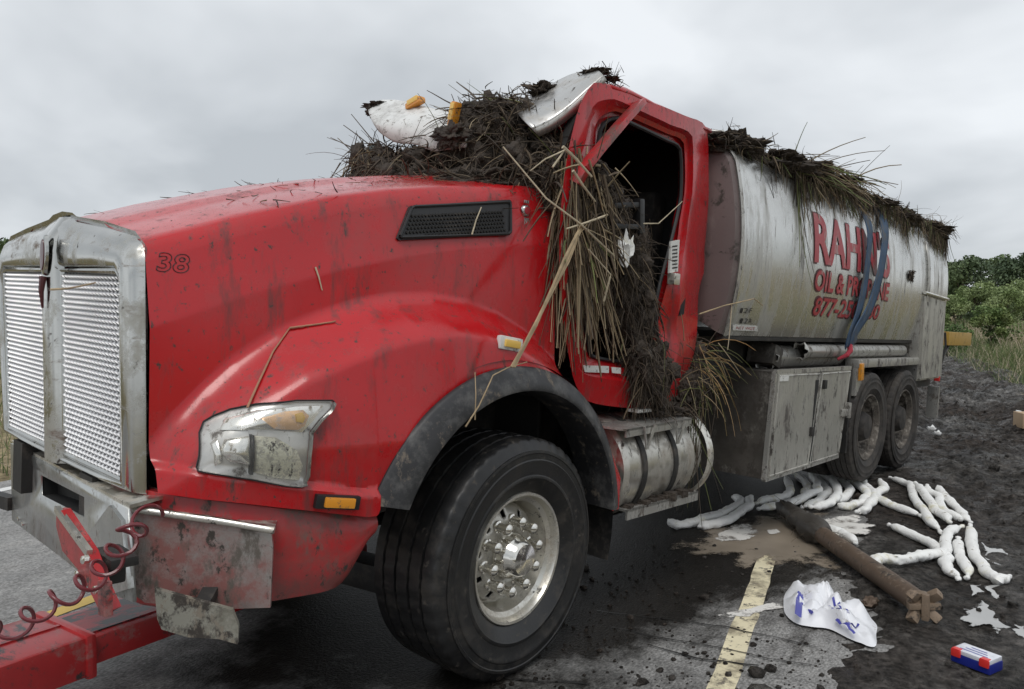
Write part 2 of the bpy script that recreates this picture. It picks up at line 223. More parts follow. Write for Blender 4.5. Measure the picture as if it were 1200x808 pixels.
# ------------------------------------------------------------------ mesh helpers
class B:
    def __init__(s): s.bm = bmesh.new()
    def box(s, c, d, rot=None, bev=0.):
        r = bmesh.ops.create_cube(s.bm, size=1); vs_ = r['verts']
        for v in vs_: v.co = Vector((v.co.x*d[0], v.co.y*d[1], v.co.z*d[2]))
        if bev:
            es = list({e for v in vs_ for e in v.link_edges})
            r2 = bmesh.ops.bevel(s.bm, geom=es, offset=bev, segments=2, profile=.7, affect='EDGES'); vs_ = list({v for f in r2['faces'] for v in f.verts} | {v for v in vs_ if v.is_valid})
        for v in vs_:
            p = v.co
            if rot is not None: p = rot @ p
            v.co = p+Vector(c)
        return s
    def beam(s, p0, p1, w, h, up=(0, 0, 1), bev=0.):
        p0, p1 = Vector(p0), Vector(p1); d = p1-p0; x = d.normalized(); u = Vector(up); y = u.cross(x).normalized(); z = x.cross(y)
        return s.box((p0+p1)/2, (d.length, w, h), Matrix((x, y, z)).transposed(), bev)
    def tube(s, pts, r, seg=8, caps=True):
        pts = [Vector(p) for p in pts]; n = len(pts); rr = r if hasattr(r, '__len__') else [r]*n
        rings = []; pu = None
        for i, p in enumerate(pts):
            d = (pts[min(i+1, n-1)]-pts[max(i-1, 0)])
            d = d.normalized() if d.length > 1e-9 else Vector((0, 0, 1))
            if pu is None:
                u = d.orthogonal().normalized()
            else:
                u = (pu-d*pu.dot(d)).normalized()
            pu = u; w = d.cross(u)
            rings.append([s.bm.verts.new(p+(u*math.cos(a)+w*math.sin(a))*rr[i]) for a in [2*math.pi*k/seg for k in range(seg)]])
        for a, b in zip(rings, rings[1:]):
            for k in range(seg): s.bm.faces.new((a[k], a[(k+1) % seg], b[(k+1) % seg], b[k]))
        if caps:
            s.bm.faces.new(rings[0][::-1]); s.bm.faces.new(rings[-1])
        return s
    def cyl(s, p0, p1, r, seg=16): return s.tube([p0, p1], r, seg)
    def lathe(s, prof, o, d, seg=48, mod=None, close=False):
        """prof: (radius, distance along d)"""
        o = Vector(o); d = Vector(d).normalized(); u = d.orthogonal().normalized(); w = d.cross(u); rings = []
        for j, (r, a) in enumerate(prof):
            ring = []
            for k in range(seg):
                an = 2*math.pi*k/seg; q = r if mod is None else mod(r, j, k)
                ring.append(s.bm.verts.new(o+d*a+(u*math.cos(an)+w*math.sin(an))*q))
            rings.append(ring)
        pr = list(zip(rings, rings[1:])) + ([(rings[-1], rings[0])] if close else [])
        for a, b in pr:
            for k in range(seg): s.bm.faces.new((a[k], a[(k+1) % seg], b[(k+1) % seg], b[k]))
        s.rings = rings
        return s
    def grid(s, P, closed=False):
        vv = [[s.bm.verts.new(Vector(p)) for p in row] for row in P]
        for i in range(len(vv)-1):
            n = len(vv[i]); rngk = range(n if closed else n-1)
            for k in rngk: s.bm.faces.new((vv[i][k], vv[i][(k+1) % n], vv[i+1][(k+1) % n], vv[i+1][k]))
        s.last = vv
        return s
    def prism(s, pts, off):
        off = Vector(off); a = [s.bm.verts.new(Vector(p)) for p in pts]; b = [s.bm.verts.new(Vector(p)+off) for p in pts]; n = len(a)
        s.bm.faces.new(a[::-1]); s.bm.faces.new(b)
        for k in range(n): s.bm.faces.new((a[k], a[(k+1) % n], b[(k+1) % n], b[k]))
        return s
    def done(s, name, m, parent=None, ang=35, solid=0., recalc=True, off=0.):
        if recalc: bmesh.ops.recalc_face_normals(s.bm, faces=s.bm.faces)
        me = bpy.data.meshes.new(name); s.bm.to_mesh(me); s.bm.free()
        if ang:
            me.polygons.foreach_set('use_smooth', [True]*len(me.polygons)); me.set_sharp_from_angle(angle=R_(ang))
        me.materials.append(M[m] if isinstance(m, str) else m)
        o = bpy.data.objects.new(name, me); COL.objects.link(o)
        if parent: o.parent = parent
        if solid:
            md = o.modifiers.new('solid', 'SOLIDIFY'); md.thickness = solid; md.offset = off
        return o
def tag(o, label, cat, group=None, kind=None):
    if label: o['label'] = label
    if cat: o['category'] = cat
    if group: o['group'] = group
    if kind: o['kind'] = kind
    return o
def thing(name, label, cat, loc=(0, 0, 0), group=None, mw=None):
    o = bpy.data.objects.new(name, None); COL.objects.link(o); o.empty_display_size = .2
    if mw is not None: o.matrix_world = mw
    else: o.location = loc
    return tag(o, label, cat, group)
TM = Matrix([list(TR[i])+[TOFF[i]] for i in range(3)]+[[0, 0, 0, 1]])
def on_truck(o): o.matrix_world = TM; return o
def raw(name, V, F, m, tint=None, parent=None, smooth=False):
    me = bpy.data.meshes.new(name); V = np.asarray(V, np.float32); F = np.asarray(F, np.int32)
    me.vertices.add(len(V)); me.vertices.foreach_set('co', V.ravel()); k = F.shape[1]
    me.loops.add(F.size); me.loops.foreach_set('vertex_index', F.ravel()); me.polygons.add(len(F))
    me.polygons.foreach_set('loop_start', np.arange(0, F.size, k, dtype=np.int32)); me.polygons.foreach_set('loop_total', np.full(len(F), k, np.int32))
    me.update(calc_edges=True)
    if tint is not None:
        a = me.color_attributes.new('tint', 'FLOAT_COLOR', 'POINT'); c = np.ones((len(V), 4), np.float32); c[:, :3] = tint; a.data.foreach_set('color', c.ravel())
    if smooth: me.polygons.foreach_set('use_smooth', [True]*len(F))
    me.materials.append(M[m]); o = bpy.data.objects.new(name, me); COL.objects.link(o)
    if parent: o.parent = parent
    return o
def strands(P, D, L, Wd, droop, curl, cols, K=6, taper=.35):
    """P start, D direction, L length, Wd half width; returns verts, quads, tint of three-sided stalks"""
    n = len(P); P = np.array(P, float); D = np.array(D, float); D /= np.linalg.norm(D, axis=1)[:, None]
    pts = [P.copy()]; dirs = [D.copy()]; st = (np.asarray(L)/(K-1))[:, None]
    cv = rng.normal(size=(n, 3))*np.asarray(curl)[:, None]
    for i in range(K-1):
        D = D+np.array([0, 0, -1.])*np.asarray(droop)[:, None]*st+cv*st+rng.normal(size=(n, 3))*.25*np.asarray(curl)[:, None]*st
        D /= np.linalg.norm(D, axis=1)[:, None]; P = P+D*st; pts.append(P.copy()); dirs.append(D.copy())
    pts = np.stack(pts, 1); dirs = np.stack(dirs, 1)
    ref = rng.normal(size=(n, 1, 3)); u = np.cross(dirs, ref); u /= np.linalg.norm(u, axis=2)[..., None]+1e-9; w = np.cross(dirs, u)
    tp = np.linspace(1, taper, K)[None, :, None]*np.asarray(Wd)[:, None, None]
    ring = [pts+(u*math.cos(a)+w*math.sin(a)*.45)*tp for a in (0, 2.09, 4.19)]
    V = np.stack(ring, 2).reshape(-1, 3)          # n,K,3
    idx = np.arange(n*K*3).reshape(n, K, 3); F = []
    for k in range(3):
        k2 = (k+1) % 3; F.append(np.stack([idx[:, :-1, k], idx[:, :-1, k2], idx[:, 1:, k2], idx[:, 1:, k]], -1).reshape(-1, 4))
    tint = np.repeat(np.asarray(cols), K*3, axis=0)
    return V, np.concatenate(F), tint
def merge(parts):
    Vs, Fs, Ts, o = [], [], [], 0
    for V, F, t_ in parts:
        Vs.append(V); Fs.append(F+o); Ts.append(t_); o += len(V)
    return np.concatenate(Vs), np.concatenate(Fs), np.concatenate(Ts)
def palette(n, cols, w=None, j=.25):
    c = np.array(cols)[rng.choice(len(cols), n, p=w)]; return np.clip(c*(1+rng.uniform(-j, j, (n, 1))), 0, 1)
def text_mesh(s, shear=0., bold=0., fill=True, bevel=0., ext=0.):
    c = bpy.data.curves.new('lettering', 'FONT'); c.body = s; c.shear = shear; c.offset = bold; c.resolution_u = 4
    if not fill: c.fill_mode = 'NONE'; c.bevel_depth = bevel; c.bevel_resolution = 0
    c.extrude = ext
    o = bpy.data.objects.new('lettering', c); COL.objects.link(o); dg = bpy.context.evaluated_depsgraph_get(); dg.update()
    me = bpy.data.meshes.new_from_object(o.evaluated_get(dg)); bpy.data.objects.remove(o); bm = bmesh.new(); bm.from_mesh(me); bpy.data.meshes.remove(me); return bm
def lettering(name, s, fit, fn, m, parent, cuts=0, bold=0., shear=0., fill=True, bevel=0.):
    """fit = (u0,u1,v0,v1) box the text is stretched to; fn(u,v,w) -> point"""
    bm = text_mesh(s, shear, bold, fill, bevel)
    xs = [v.co.x for v in bm.verts]; ys = [v.co.y for v in bm.verts]; x0, x1, y0, y1 = min(xs), max(xs), min(ys), max(ys)
    u0, u1, v0, v1 = fit
    for v in bm.verts:
        v.co = Vector((u0+(v.co.x-x0)/(x1-x0)*(u1-u0), v0+(v.co.y-y0)/(y1-y0)*(v1-v0), v.co.z))
    for k in range(1, cuts+1):
        bmesh.ops.bisect_plane(bm, geom=bm.verts[:]+bm.edges[:]+bm.faces[:], plane_co=(0, v0+(v1-v0)*k/(cuts+1), 0), plane_no=(0, 1, 0))
    for v in bm.verts: v.co = Vector(fn(v.co.x, v.co.y, v.co.z))
    b = B(); b.bm.free(); b.bm = bm
    return b.done(name, m, parent, ang=0, recalc=False)
def ss(a, b, x):
    t_ = np.clip((x-a)/(b-a), 0, 1); return t_*t_*(3-2*t_)
_tab = np.random.default_rng(3).random((256, 256))
def vnoise(x, y, seed=0):
    x = np.asarray(x, float)+seed*17.3; y = np.asarray(y, float)+seed*9.1
    xi = np.floor(x).astype(int); yi = np.floor(y).astype(int); fx = x-xi; fy = y-yi; fx = fx*fx*(3-2*fx); fy = fy*fy*(3-2*fy)
    g_ = lambda i, j: _tab[i & 255, j & 255]
    return (g_(xi, yi)*(1-fx)+g_(xi+1, yi)*fx)*(1-fy)+(g_(xi, yi+1)*(1-fx)+g_(xi+1, yi+1)*fx)*fy-.5

def speckled(name, src, scale, lo, hi):      # a dried splash: the film is missing in many small spots
    A = M[src].copy(); A.name = name; t = A.node_tree; b = t.nodes['Principled BSDF']; n = t.nodes.new; l = t.links.new
    tc = n('ShaderNodeTexCoord'); nz = n('ShaderNodeTexNoise'); nz.inputs['Scale'].default_value = scale; nz.inputs['Detail'].default_value = 9; nz.inputs['Roughness'].default_value = .75; l(tc.outputs['Object'], nz.inputs['Vector'])
    mr = n('ShaderNodeMapRange'); mr.inputs[1].default_value = lo; mr.inputs[2].default_value = hi; fa = n('ShaderNodeAttribute'); fa.attribute_name = 'fade'; ma = n('ShaderNodeMath'); ma.operation = 'MULTIPLY_ADD'; ma.inputs[1].default_value = .42; l(fa.outputs['Fac'], ma.inputs[0]); l(nz.outputs['Fac'], ma.inputs[2]); sb_ = n('ShaderNodeMath'); sb_.operation = 'SUBTRACT'; sb_.inputs[1].default_value = .25; l(ma.outputs[0], sb_.inputs[0]); l(sb_.outputs[0], mr.inputs[0]); l(mr.outputs[0], b.inputs['Alpha']); return A
M['mudfilm'] = speckled('tan_mud_film', 'mudfilm0', 3.5, .40, .52)
M['puddle'] = speckled('sky_pale_water_film', 'puddle0', 6, .42, .45)
M['spill'] = speckled('dried_white_foam_film', 'spill0', 8, .42, .47)
# ------------------------------------------------------------------ ground, road, verge
def mud_h(s, q):
    a = ss(.30, .52, q+.35*vnoise(s*.9, q*.9, 4)+.22*vnoise(s*5, q*5, 5)+.14*vnoise(s*13, q*13, 8)+.12*vnoise(s*29, q*29, 9))
    rut = vnoise(s*.55, q*2.6, 1)*.10+vnoise(s*1.7, q*3.4, 2)*.075
    lump = np.abs(vnoise(s*4.3, q*5.5, 3))*.085+np.abs(vnoise(s*10, q*11, 6))*.065+vnoise(s*21, q*21, 7)*.028
    far = ss(1.1, 2.2, q+s*.12)*.75+.25
    rise = .085*ss(.4, 1.2, q)*ss(.8, 3.5, s)+.05*ss(6, 12, s)
    edge = ss(3.9, 4.3, q)+ss(40, 60, s)
    return -.03+a*(.052+rise+(rut+lump-.036)*far*(1+.7*ss(5, 9, s)))-edge*.15
def ground_z(x, y):
    s, q = sq(x, y); return max(0.004, float(mud_h(np.array(s), np.array(q))))
def sheet(name, S, Q, hf, m, kind='structure'):
    s, q = np.meshgrid(S, Q, indexing='ij'); h = hf(s, q); x, y = xy(s, q)
    V = np.stack([x, y, h], -1).reshape(-1, 3); n, k = len(S), len(Q); i = np.arange(n*k).reshape(n, k)
    F = np.stack([i[:-1, :-1], i[:-1, 1:], i[1:, 1:], i[1:, :-1]], -1).reshape(-1, 4)
    o = raw(name, V, F, m, smooth=True); o['kind'] = kind; return o
S_ = np.concatenate([np.linspace(-14, -4, 25)[:-1], np.arange(-4, 9, .036), np.arange(9, 22, .09), np.linspace(22, 60, 90)])
sheet('mud_shoulder', S_, np.arange(-.1, 4.3, .036), mud_h, 'mud')
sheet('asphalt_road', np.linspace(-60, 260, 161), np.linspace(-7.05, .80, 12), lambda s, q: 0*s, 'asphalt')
def field_h(s, q):
    d = np.maximum(np.maximum(q-3.7, -7.4-q), 0); return -.06-.03*ss(0, .1, -d)+.10*ss(0, 2, d)+vnoise(s*.3, q*.3)*.12*ss(0, 5, d)+.9*ss(25, 90, q)
ql = np.concatenate([-np.geomspace(600, 8, 40), np.linspace(-7.6, 4.4, 9), np.geomspace(5, 600, 60)])
sheet('grass_field', np.concatenate([-np.geomspace(300, 10, 25), np.linspace(-8, 60, 90), np.geomspace(64, 900, 40)]), ql, field_h, 'field')
def strip(name, q0, w, s0, s1, m, z=.004, ds=.25, jag=0.):
    S = np.arange(s0, s1, ds); P = []
    for k, s in enumerate(S):
        j = jag*vnoise(s*7, 3.3, 9)
        P.append([(*xy(s, q0-w/2+j), z), (*xy(s, q0+w/2+j), z)])
    o = B().grid(P).done(name, m, ang=0); o['kind'] = 'structure'; return o
strip('edge_line', 0, .115, -8, .35, 'paint', ds=.05, jag=.012)
strip('edge_line', 0, .115, 14, 200, 'paint', ds=2)
strip('centre_line', -3.46, .11, -20, 200, 'paint_y', ds=2)
strip('far_edge_line', -6.68, .13, -20, 200, 'paint_w', ds=2)
def px_crack(pts, w):
    L, Rr = [], []
    P = [G(*p) for p in pts]; Q = []
    for a, b in zip(P, P[1:]):
        n_ = max(2, int(np.linalg.norm(b-a)/.03))
        Q += [a+(b-a)*k/n_ for k in range(n_)]
    rows = []
    for k, p in enumerate(Q):
        d = Q[min(k+1, len(Q)-1)]-Q[max(k-1, 0)]; nrm = np.array([-d[1], d[0], 0]); nrm /= np.linalg.norm(nrm)+1e-9
        c = p+nrm*vnoise(p[0]*9, p[1]*9, 2)*.04; h = w*(.5+.9*abs(vnoise(p[0]*14, p[1]*14, 5)+.2))
        rows.append([(*(c-nrm*h)[:2], .009), (*(c+nrm*h)[:2], .009)])
    o = B().grid(rows).done('road_crack', 'crack', ang=0); o['kind'] = 'structure'
px_crack([(700, 716), (790, 728), (860, 738), (968, 762)], .0055)
px_crack([(715, 738), (800, 752), (880, 768), (960, 782)], .006)
px_crack([(760, 757), (815, 772), (870, 781), (900, 784)], .007)
px_crack([(560, 790), (640, 800), (700, 806)], .006)
def Gq(px, py):
    z = .03
    for _ in range(10):
        p = G(px, py, z); z = .5*z+.5*ground_z(p[0], p[1])
    return G(px, py, z)
def patch(name, px, m, z, n=64, rough=.25, seed=0, fine=0.):
    """irregular flat patch through ground pixels"""
    P = [G(*p)[:2] for p in px]; c = sum(P)/len(P); k = len(P); out_ = []
    if m == 'puddle': P = [c+(p-c)*1.4 for p in P]
    for i in range(n):
        t_ = i/n*k; a = int(t_); f_ = t_-a; f2 = f_*f_*(3-2*f_)
        p = P[a]*(1-f2)+P[(a+1) % k]*f2
        sc = 1+rough*vnoise(p[0]*6, p[1]*6, seed)+rough*.8*vnoise(p[0]*17, p[1]*17, seed+1)
        out_.append(c+(p-c)*sc)
    V = [(*c, z)]; fd = [1.]
    for f_ in (.35, .6, .8, .92, 1.05):
        V += [(*(c+(p-c)*f_), z) for p in out_]; fd += [1-((f_/1.05)**2.2)]*n
    F = [(0, 1+i, 1+(i+1) % n, 1+(i+1) % n) for i in range(n)]
    me = bpy.data.meshes.new(name); fs = [(0, 1+i, 1+(i+1) % n) for i in range(n)]
    for r_ in range(4): fs += [(1+r_*n+i, 1+(r_+1)*n+i, 1+(r_+1)*n+(i+1) % n, 1+r_*n+(i+1) % n) for i in range(n)]
    me.from_pydata([tuple(v) for v in V], [], fs); a_ = me.attributes.new('fade', 'FLOAT', 'POINT'); a_.data.foreach_set('value', fd); me.materials.append(M[m])
    o = bpy.data.objects.new(name, me); COL.objects.link(o); o['kind'] = 'structure'; return o
patch('mud_film', [(790, 645), (850, 610), (960, 596), (1030, 625), (985, 672), (880, 668)], 'mudfilm', .0055, n=120, seed=8, rough=.4)
patch('foam_spill', [(832, 632), (850, 618), (880, 614), (890, 628), (872, 636), (845, 637)], 'spill', .010, seed=1)
patch('foam_spill', [(898, 622), (912, 620), (918, 626), (902, 628)], 'spill', .010, seed=2)
patch('foam_spill', [(840, 722), (870, 714), (910, 706), (925, 712), (880, 722), (850, 728)], 'spill', .007, rough=.5, seed=3)
patch('foam_spill', [(960, 610), (1010, 605), (1030, 622), (1000, 640), (965, 635), (940, 620)], 'spill', .030, rough=.6, seed=4)
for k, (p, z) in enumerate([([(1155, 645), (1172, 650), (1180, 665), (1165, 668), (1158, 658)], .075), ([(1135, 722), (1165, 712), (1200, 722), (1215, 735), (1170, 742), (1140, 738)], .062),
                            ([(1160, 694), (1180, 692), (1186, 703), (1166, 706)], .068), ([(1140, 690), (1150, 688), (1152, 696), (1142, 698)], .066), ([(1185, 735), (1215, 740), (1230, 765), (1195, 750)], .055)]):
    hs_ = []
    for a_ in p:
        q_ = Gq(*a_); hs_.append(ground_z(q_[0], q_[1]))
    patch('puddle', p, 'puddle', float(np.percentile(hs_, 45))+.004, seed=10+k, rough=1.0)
# clods and stones on the mud
V, F = [], []
ico = bmesh.new(); bmesh.ops.create_icosphere(ico, subdivisions=1, radius=1); iv = np.array([v.co[:] for v in ico.verts]); iff = np.array([[v.index for v in f.verts] for f in ico.faces]); ico.free()
o = 0
for k in range(3000):
    s = rng.uniform(-3, 12)if k % 4 else rng.uniform(10, 26); q = .35+rng.beta(1.3, 1.6)*3.5; x, y = xy(s, q)
    r = .0055*math.exp(rng.normal()*.6)*(1+.04*max(s, 0)); z = float(mud_h(np.array(s), np.array(q)))
    sc = rng.uniform(.6, 1.4, 3); V.append(iv*rng.uniform(.7, 1.25, (len(iv), 1))*r*sc+np.array([x, y, z+r*.3])); F.append(iff+o); o += len(iv)
clod = raw('mud_clods', np.concatenate(V), np.concatenate(F), 'mud'); tag(clod, 'dark crumbs and clods of mud scattered over the churned shoulder', 'mud clods', kind='stuff')
V, F = [], []; o = 0
for k in range(900):
    x, y, _ = G(rng.uniform(560, 1000), 640+rng.beta(1, 1)*200); r = .004*math.exp(rng.normal()*.7)
    V.append(iv*rng.uniform(.7, 1.2, (len(iv), 1))*r*np.array([1.4, 1.2, .8])+np.array([x, y, r*.4])); F.append(iff+o); o += len(iv)
clod = raw('road_grit', np.concatenate(V), np.concatenate(F), 'mud'); tag(clod, 'small dark mud crumbs sprinkled on the wet asphalt beside the front wheel', 'mud crumbs', kind='stuff')

# grasses
def blades(name, S, Q, n, h, w, cols, label, zf=None, lean=.25, wts=None):
    s = rng.uniform(*S, n); q = rng.uniform(*Q, n)
    x, y = xy(s, q); z = field_h(s, q)-.02
    P = np.stack([x, y, z], -1); D = np.stack([rng.normal(0, lean, n), rng.normal(0, lean, n), np.ones(n)], -1)
    V, F, t_ = strands(P, D, h*rng.uniform(.6, 1.25, n), np.full(n, w)*(1+s*.03).clip(1, 4), np.full(n, .25/h), np.full(n, .35/h), palette(n, cols, wts), K=4, taper=.15)
    o = raw(name, V, F, 'strand', t_); return tag(o, label, 'grass', kind='stuff')
GREEN = [(.10, .15, .05), (.14, .19, .065), (.07, .11, .035), (.20, .21, .09)]; DRY = [(.50, .42, .31), (.60, .51, .40), (.40, .33, .23), (.30, .27, .15)]
blades('green_grass', (6, 70), (3.4, 6.5), 13000, .55, .008, GREEN+DRY[:1], 'strip of lush green grass bordering the muddy shoulder')
blades('dry_reeds', (14, 110), (5.6, 32), 26000, 1.0, .011, DRY+[(.16, .19, .07)], 'field of pale dry reeds between the shoulder and the wood', lean=.15)
blades('verge_grass', (-12, 40), (-12, -7.1), 9000, .45, .008, DRY+GREEN[:2], 'dry beige grass on the verge across the road')
blades('verge_weeds', (-10, 60), (-26, -11), 6000, .8, .012, GREEN, 'green weeds behind the dry verge across the road')

# trees
LEAF = [(.13, .19, .07), (.17, .23, .085), (.10, .15, .06), (.24, .30, .13)]
def make_tree(name, h, w, nl, cols, trunk_h=.3, seed=0, leaf=.16):
    r_ = np.random.default_rng(seed); root = thing(name, None, 'tree')
    b = B(); b.tube([(0, 0, -.2), (.05*w, .02, h*.35), (-.03*w, .05*w, h*.7), (0, 0, h*.95)], [h*.022, h*.016, h*.009, h*.003], 7)
    lobes = []
    for k in range(22):
        zc = h*(trunk_h+(.97-trunk_h)*r_.random()**.8); rad = w*.5*math.sqrt(max(.08, 1-((zc/h-.52)/.5)**2)); a = r_.uniform(0, 6.28); rr = rad*r_.uniform(.25, .95)
        c = np.array([rr*math.cos(a), rr*math.sin(a), zc]); lobes.append((c, w*r_.uniform(.10, .2)))
        if k % 2 == 0: b.tube([(0, 0, zc*.72), tuple(c*np.array([.5, .5, 1])-np.array([0, 0, .1*h*.5])), tuple(c)], [h*.007, h*.005, h*.002], 5)
    b.done('trunk', 'bark', root)
    P = []; Tn = []
    for c, rd in lobes:
        n = nl//22; d = r_.normal(size=(n, 3)); d /= np.linalg.norm(d, axis=1)[:, None]; rr = rd*(.35+.75*r_.random((n, 1))**.5)
        P.append(c+d*rr*np.array([1.15, 1.15, .85])); cc = np.array(cols)[r_.integers(len(cols))]; Tn.append(np.tile(cc, (n, 1))*r_.uniform(.75, 1.3, (n, 1)))
    P = np.concatenate(P); Tn = np.concatenate(Tn); n = len(P)
    u = r_.normal(size=(n, 3)); u /= np.linalg.norm(u, axis=1)[:, None]; v = np.cross(u, r_.normal(size=(n, 3))); v /= np.linalg.norm(v, axis=1)[:, None]
    sz = leaf*r_.uniform(.6, 1.3, (n, 1)); V = np.stack([P-u*sz, P+v*sz*.55, P+u*sz, P-v*sz*.55], 1).reshape(-1, 3)
    F = np.arange(n*4).reshape(n, 4); raw('crown', V, F, 'leaf', np.repeat(Tn, 4, axis=0), root)
    return root
def copy_tree(o):
    c = o.copy(); COL.objects.link(c)
    for ch in o.children:
        d = ch.copy(); COL.objects.link(d); d.parent = c
    return c
KIND = [make_tree('broadleaf_tree', 8, 6.5, 8000, [(.10, .14, .07), (.12, .165, .075), (.075, .11, .06)], .12, 1, .17), make_tree('broadleaf_tree', 7.2, 5, 7000, [(.09, .13, .065), (.13, .175, .08)], .15, 2, .16), make_tree('broadleaf_tree', 6, 5.5, 7000, [LEAF[3], LEAF[1], (.2, .26, .11)], .08, 3, .14)]
used_k = set()
def place_tree(kind, px, depth, sc, label, group, rz, base=None):
    sc *= .78 if px > 900 else 1
    r = wray(px, 366); p = CAM+r/FOC*depth; s, q = sq(p[0], p[1])
    z = float(field_h(np.array(s), np.array(q)))
    t_ = KIND[kind] if kind not in used_k else copy_tree(KIND[kind]); used_k.add(kind)
    t_.location = (p[0], p[1], z-.1); t_.scale = (sc,)*3; t_.rotation_euler = (0, 0, rz); tag(t_, label, 'tree', group); return t_
W_ = 'trees of the wood beyond the reed field'
for a in [(1, 1098, 62, 1.0, 'dark green tree half hidden behind the tanker rear, in the wood', 0.3), (0, 1128, 60, .95, 'tall dark tree just right of the tanker rear, in the wood', 1.3), (1, 1160, 70, 1.12, 'dark rounded tree rising above the middle of the wood', 2.1),
          (0, 1186, 66, 1.02, 'broad tall tree by the right edge of the photo, in the wood', 4.0), (0, 1225, 64, 1.1, 'tall tree beyond the right edge of the wood', 5.1), (2, 1145, 50, .72, 'lower bright green tree in front of the wood', .2),
          (2, 1178, 47, .66, 'pale green bushy tree in front of the wood, near the right edge', 2.4), (2, 1205, 50, .75, 'bushy light green tree at the right margin of the wood', 3.3), (2, 1118, 48, .55, 'small light green tree behind the yellow bar', 4.4),
          (0, 1060, 64, 1.0, 'tree of the wood hidden by the tank', 2.9)]:
    place_tree(a[0], a[1], a[2], a[3], a[4], W_, a[5])
V_ = 'trees across the road at the left edge'
for a in [(1, -2, 30, .62, 'dark tree across the road, seen beside the grille', .6), (1, 40, 38, .6, 'dark tree across the road behind the grille', 3.0)]:
    place_tree(a[0], a[1], a[2], a[3], a[4], V_, a[5])
for k, (s, q, kd, sc_) in enumerate([(-34, 24, 0, 1.2), (-24, 21, 1, 1.35), (-15, 23, 0, 1.1), (-7, 20, 1, 1.2), (1, 22, 0, 1.15), (9, 20, 1, 1.3), (17, 23, 0, 1.2), (26, 22, 1, 1.3), (35, 24, 0, 1.1)]):
    t_ = copy_tree(KIND[kd]); x, y = xy(s*1.5, q+20); t_.location = (x, y, 0); t_.scale = (sc_*.85,)*3; t_.rotation_euler = (0, 0, k*1.9); tag(t_, 'tree of the near side wood, opposite the truck, dense and green', 'tree', 'trees on the near side of the road')
sh = make_tree('green_shrub', 1.95, 1.5, 3500, [(.15, .21, .075), (.11, .165, .055), (.19, .24, .09)], .05, 9, .07)
x, y, _ = G(1161, 414); sh.location = (x, y, .0); tag(sh, 'young light green shrub standing alone at the edge of the reed field', 'shrub')
sh2 = make_tree('green_shrub', 1.1, 1.6, 1800, [(.10, .16, .05), (.08, .13, .04)], .05, 12, .06); x, y, _ = G(1112, 418); sh2.location = (x, y, 0); tag(sh2, 'low leafy bush behind the rear corner of the tanker', 'shrub')
# ------------------------------------------------------------------ the tanker truck (its own frame: x to the rear, y to its right side, z up)
truck = thing('tanker_truck', 'wrecked red tanker truck with a silver tank, standing nose up at the road edge', 'tanker truck', mw=TM)
ip = lambda x, tab: np.interp(x, [p[0] for p in tab], [p[1] for p in tab])
ZS = [(-1.5, 1.795), (-1.3, 1.868), (-1.15, 1.925), (-.95, 1.99), (-.78, 2.045), (-.5, 2.115), (-.2, 2.175), (.1, 2.222), (.36, 2.255), (.42, 2.258)]
YS = [(-1.5, -.775), (.42, -.935)]
ZC = [(-1.5, 1.15), (-1.42, 1.245), (-1.32, 1.345), (-1.22, 1.43), (-1.05, 1.54), (-.88, 1.61), (-.72, 1.665), (-.55, 1.70), (-.36, 1.715), (-.17, 1.70), (.02, 1.65), (.19, 1.575), (.34, 1.48), (.47, 1.375), (.62, 1.25), (.75, 1.11), (.85, .97)]
FY = [(-1.5, -.915), (-1.4, -1.01), (-1.3, -1.07), (-1.15, -1.125), (-1.0, -1.165), (-.8, -1.20), (-.4, -1.215), (.4, -1.215), (.85, -1.19)]
SEAM = [(-1.5, .985), (-1.3, .955), (-1.1, .915), (-.85, .86)]
AC = (-.05, .555); AR = .82
def arch(x, r=AR):
    d = r*r-(x-AC[0])**2; return AC[1]+math.sqrt(d) if d > 0 else -9
def skin(x, z):
    zs = ip(x, ZS); d = max(zs-z, 0); y = ip(x, YS)-.062*min(d/.27, 1)-.035*max(0, d-.27)/.6
    t_ = min(max((ip(x, ZC)-z)/.20, 0), 1); t_ = t_*t_*(3-2*t_); y = y+(min(ip(x, FY)+.17*max(0, z-1.12), y-.01)-y)*t_
    if x < -.8:
        u = ip(x, SEAM)+.10-z; y -= .03*min(max(u/.025, 0), 1)
    return y
def S(px, py, lift=0.):                     # where a sight line meets the hood's side
    v = -1.0
    for _ in range(40):
        p = T(px, py, v); v = v*.4+.6*skin(p[0], p[2])
    p = T(px, py, v); return np.array([p[0], p[1]-lift, p[2]])
# hood: lofted along x, one profile from the arch on one side over the crown to the other
xs = np.concatenate([np.linspace(-1.5, -.88, 62)[:-1], np.linspace(-.88, -.6, 44)[:-1], np.linspace(-.6, .42, 84)])
rows = []
for x in xs:
    zs, ys = ip(x, ZS), ip(x, YS); bot = max(ip(x, SEAM) if x < -.8 else -9, arch(x), .5)
    side = [(skin(x, z), z) for z in np.linspace(zs-.045, bot, 110)]
    half = []
    for k in range(16):                     # crown, with the raised middle panel
        y = ys*(.965*k/15); a_ = abs(y/ys); h = zs+.012+.085*(1-a_**2.4)+.016*(1-ss(.52, .60, a_)); half.append((y, h))
    half += [(ys*.982, zs+.006), (ys*.995-.002, zs-.016)]
    prof = half+side; rows.append([(x, y, z) for y, z in prof])
far = lambda x, y: -y if y > -.7 else .7+(-y-.7)*(1-.85*ss(-1.0, -1.45, -abs(x)) if x < 0 else 1)
full = [[(x, far(x, y), z) for x, y, z in r[:0:-1]]+r for r in rows]
for r_ in full:
    pass
hood = B().grid(full).done('hood', 'red', truck, ang=40, recalc=False)
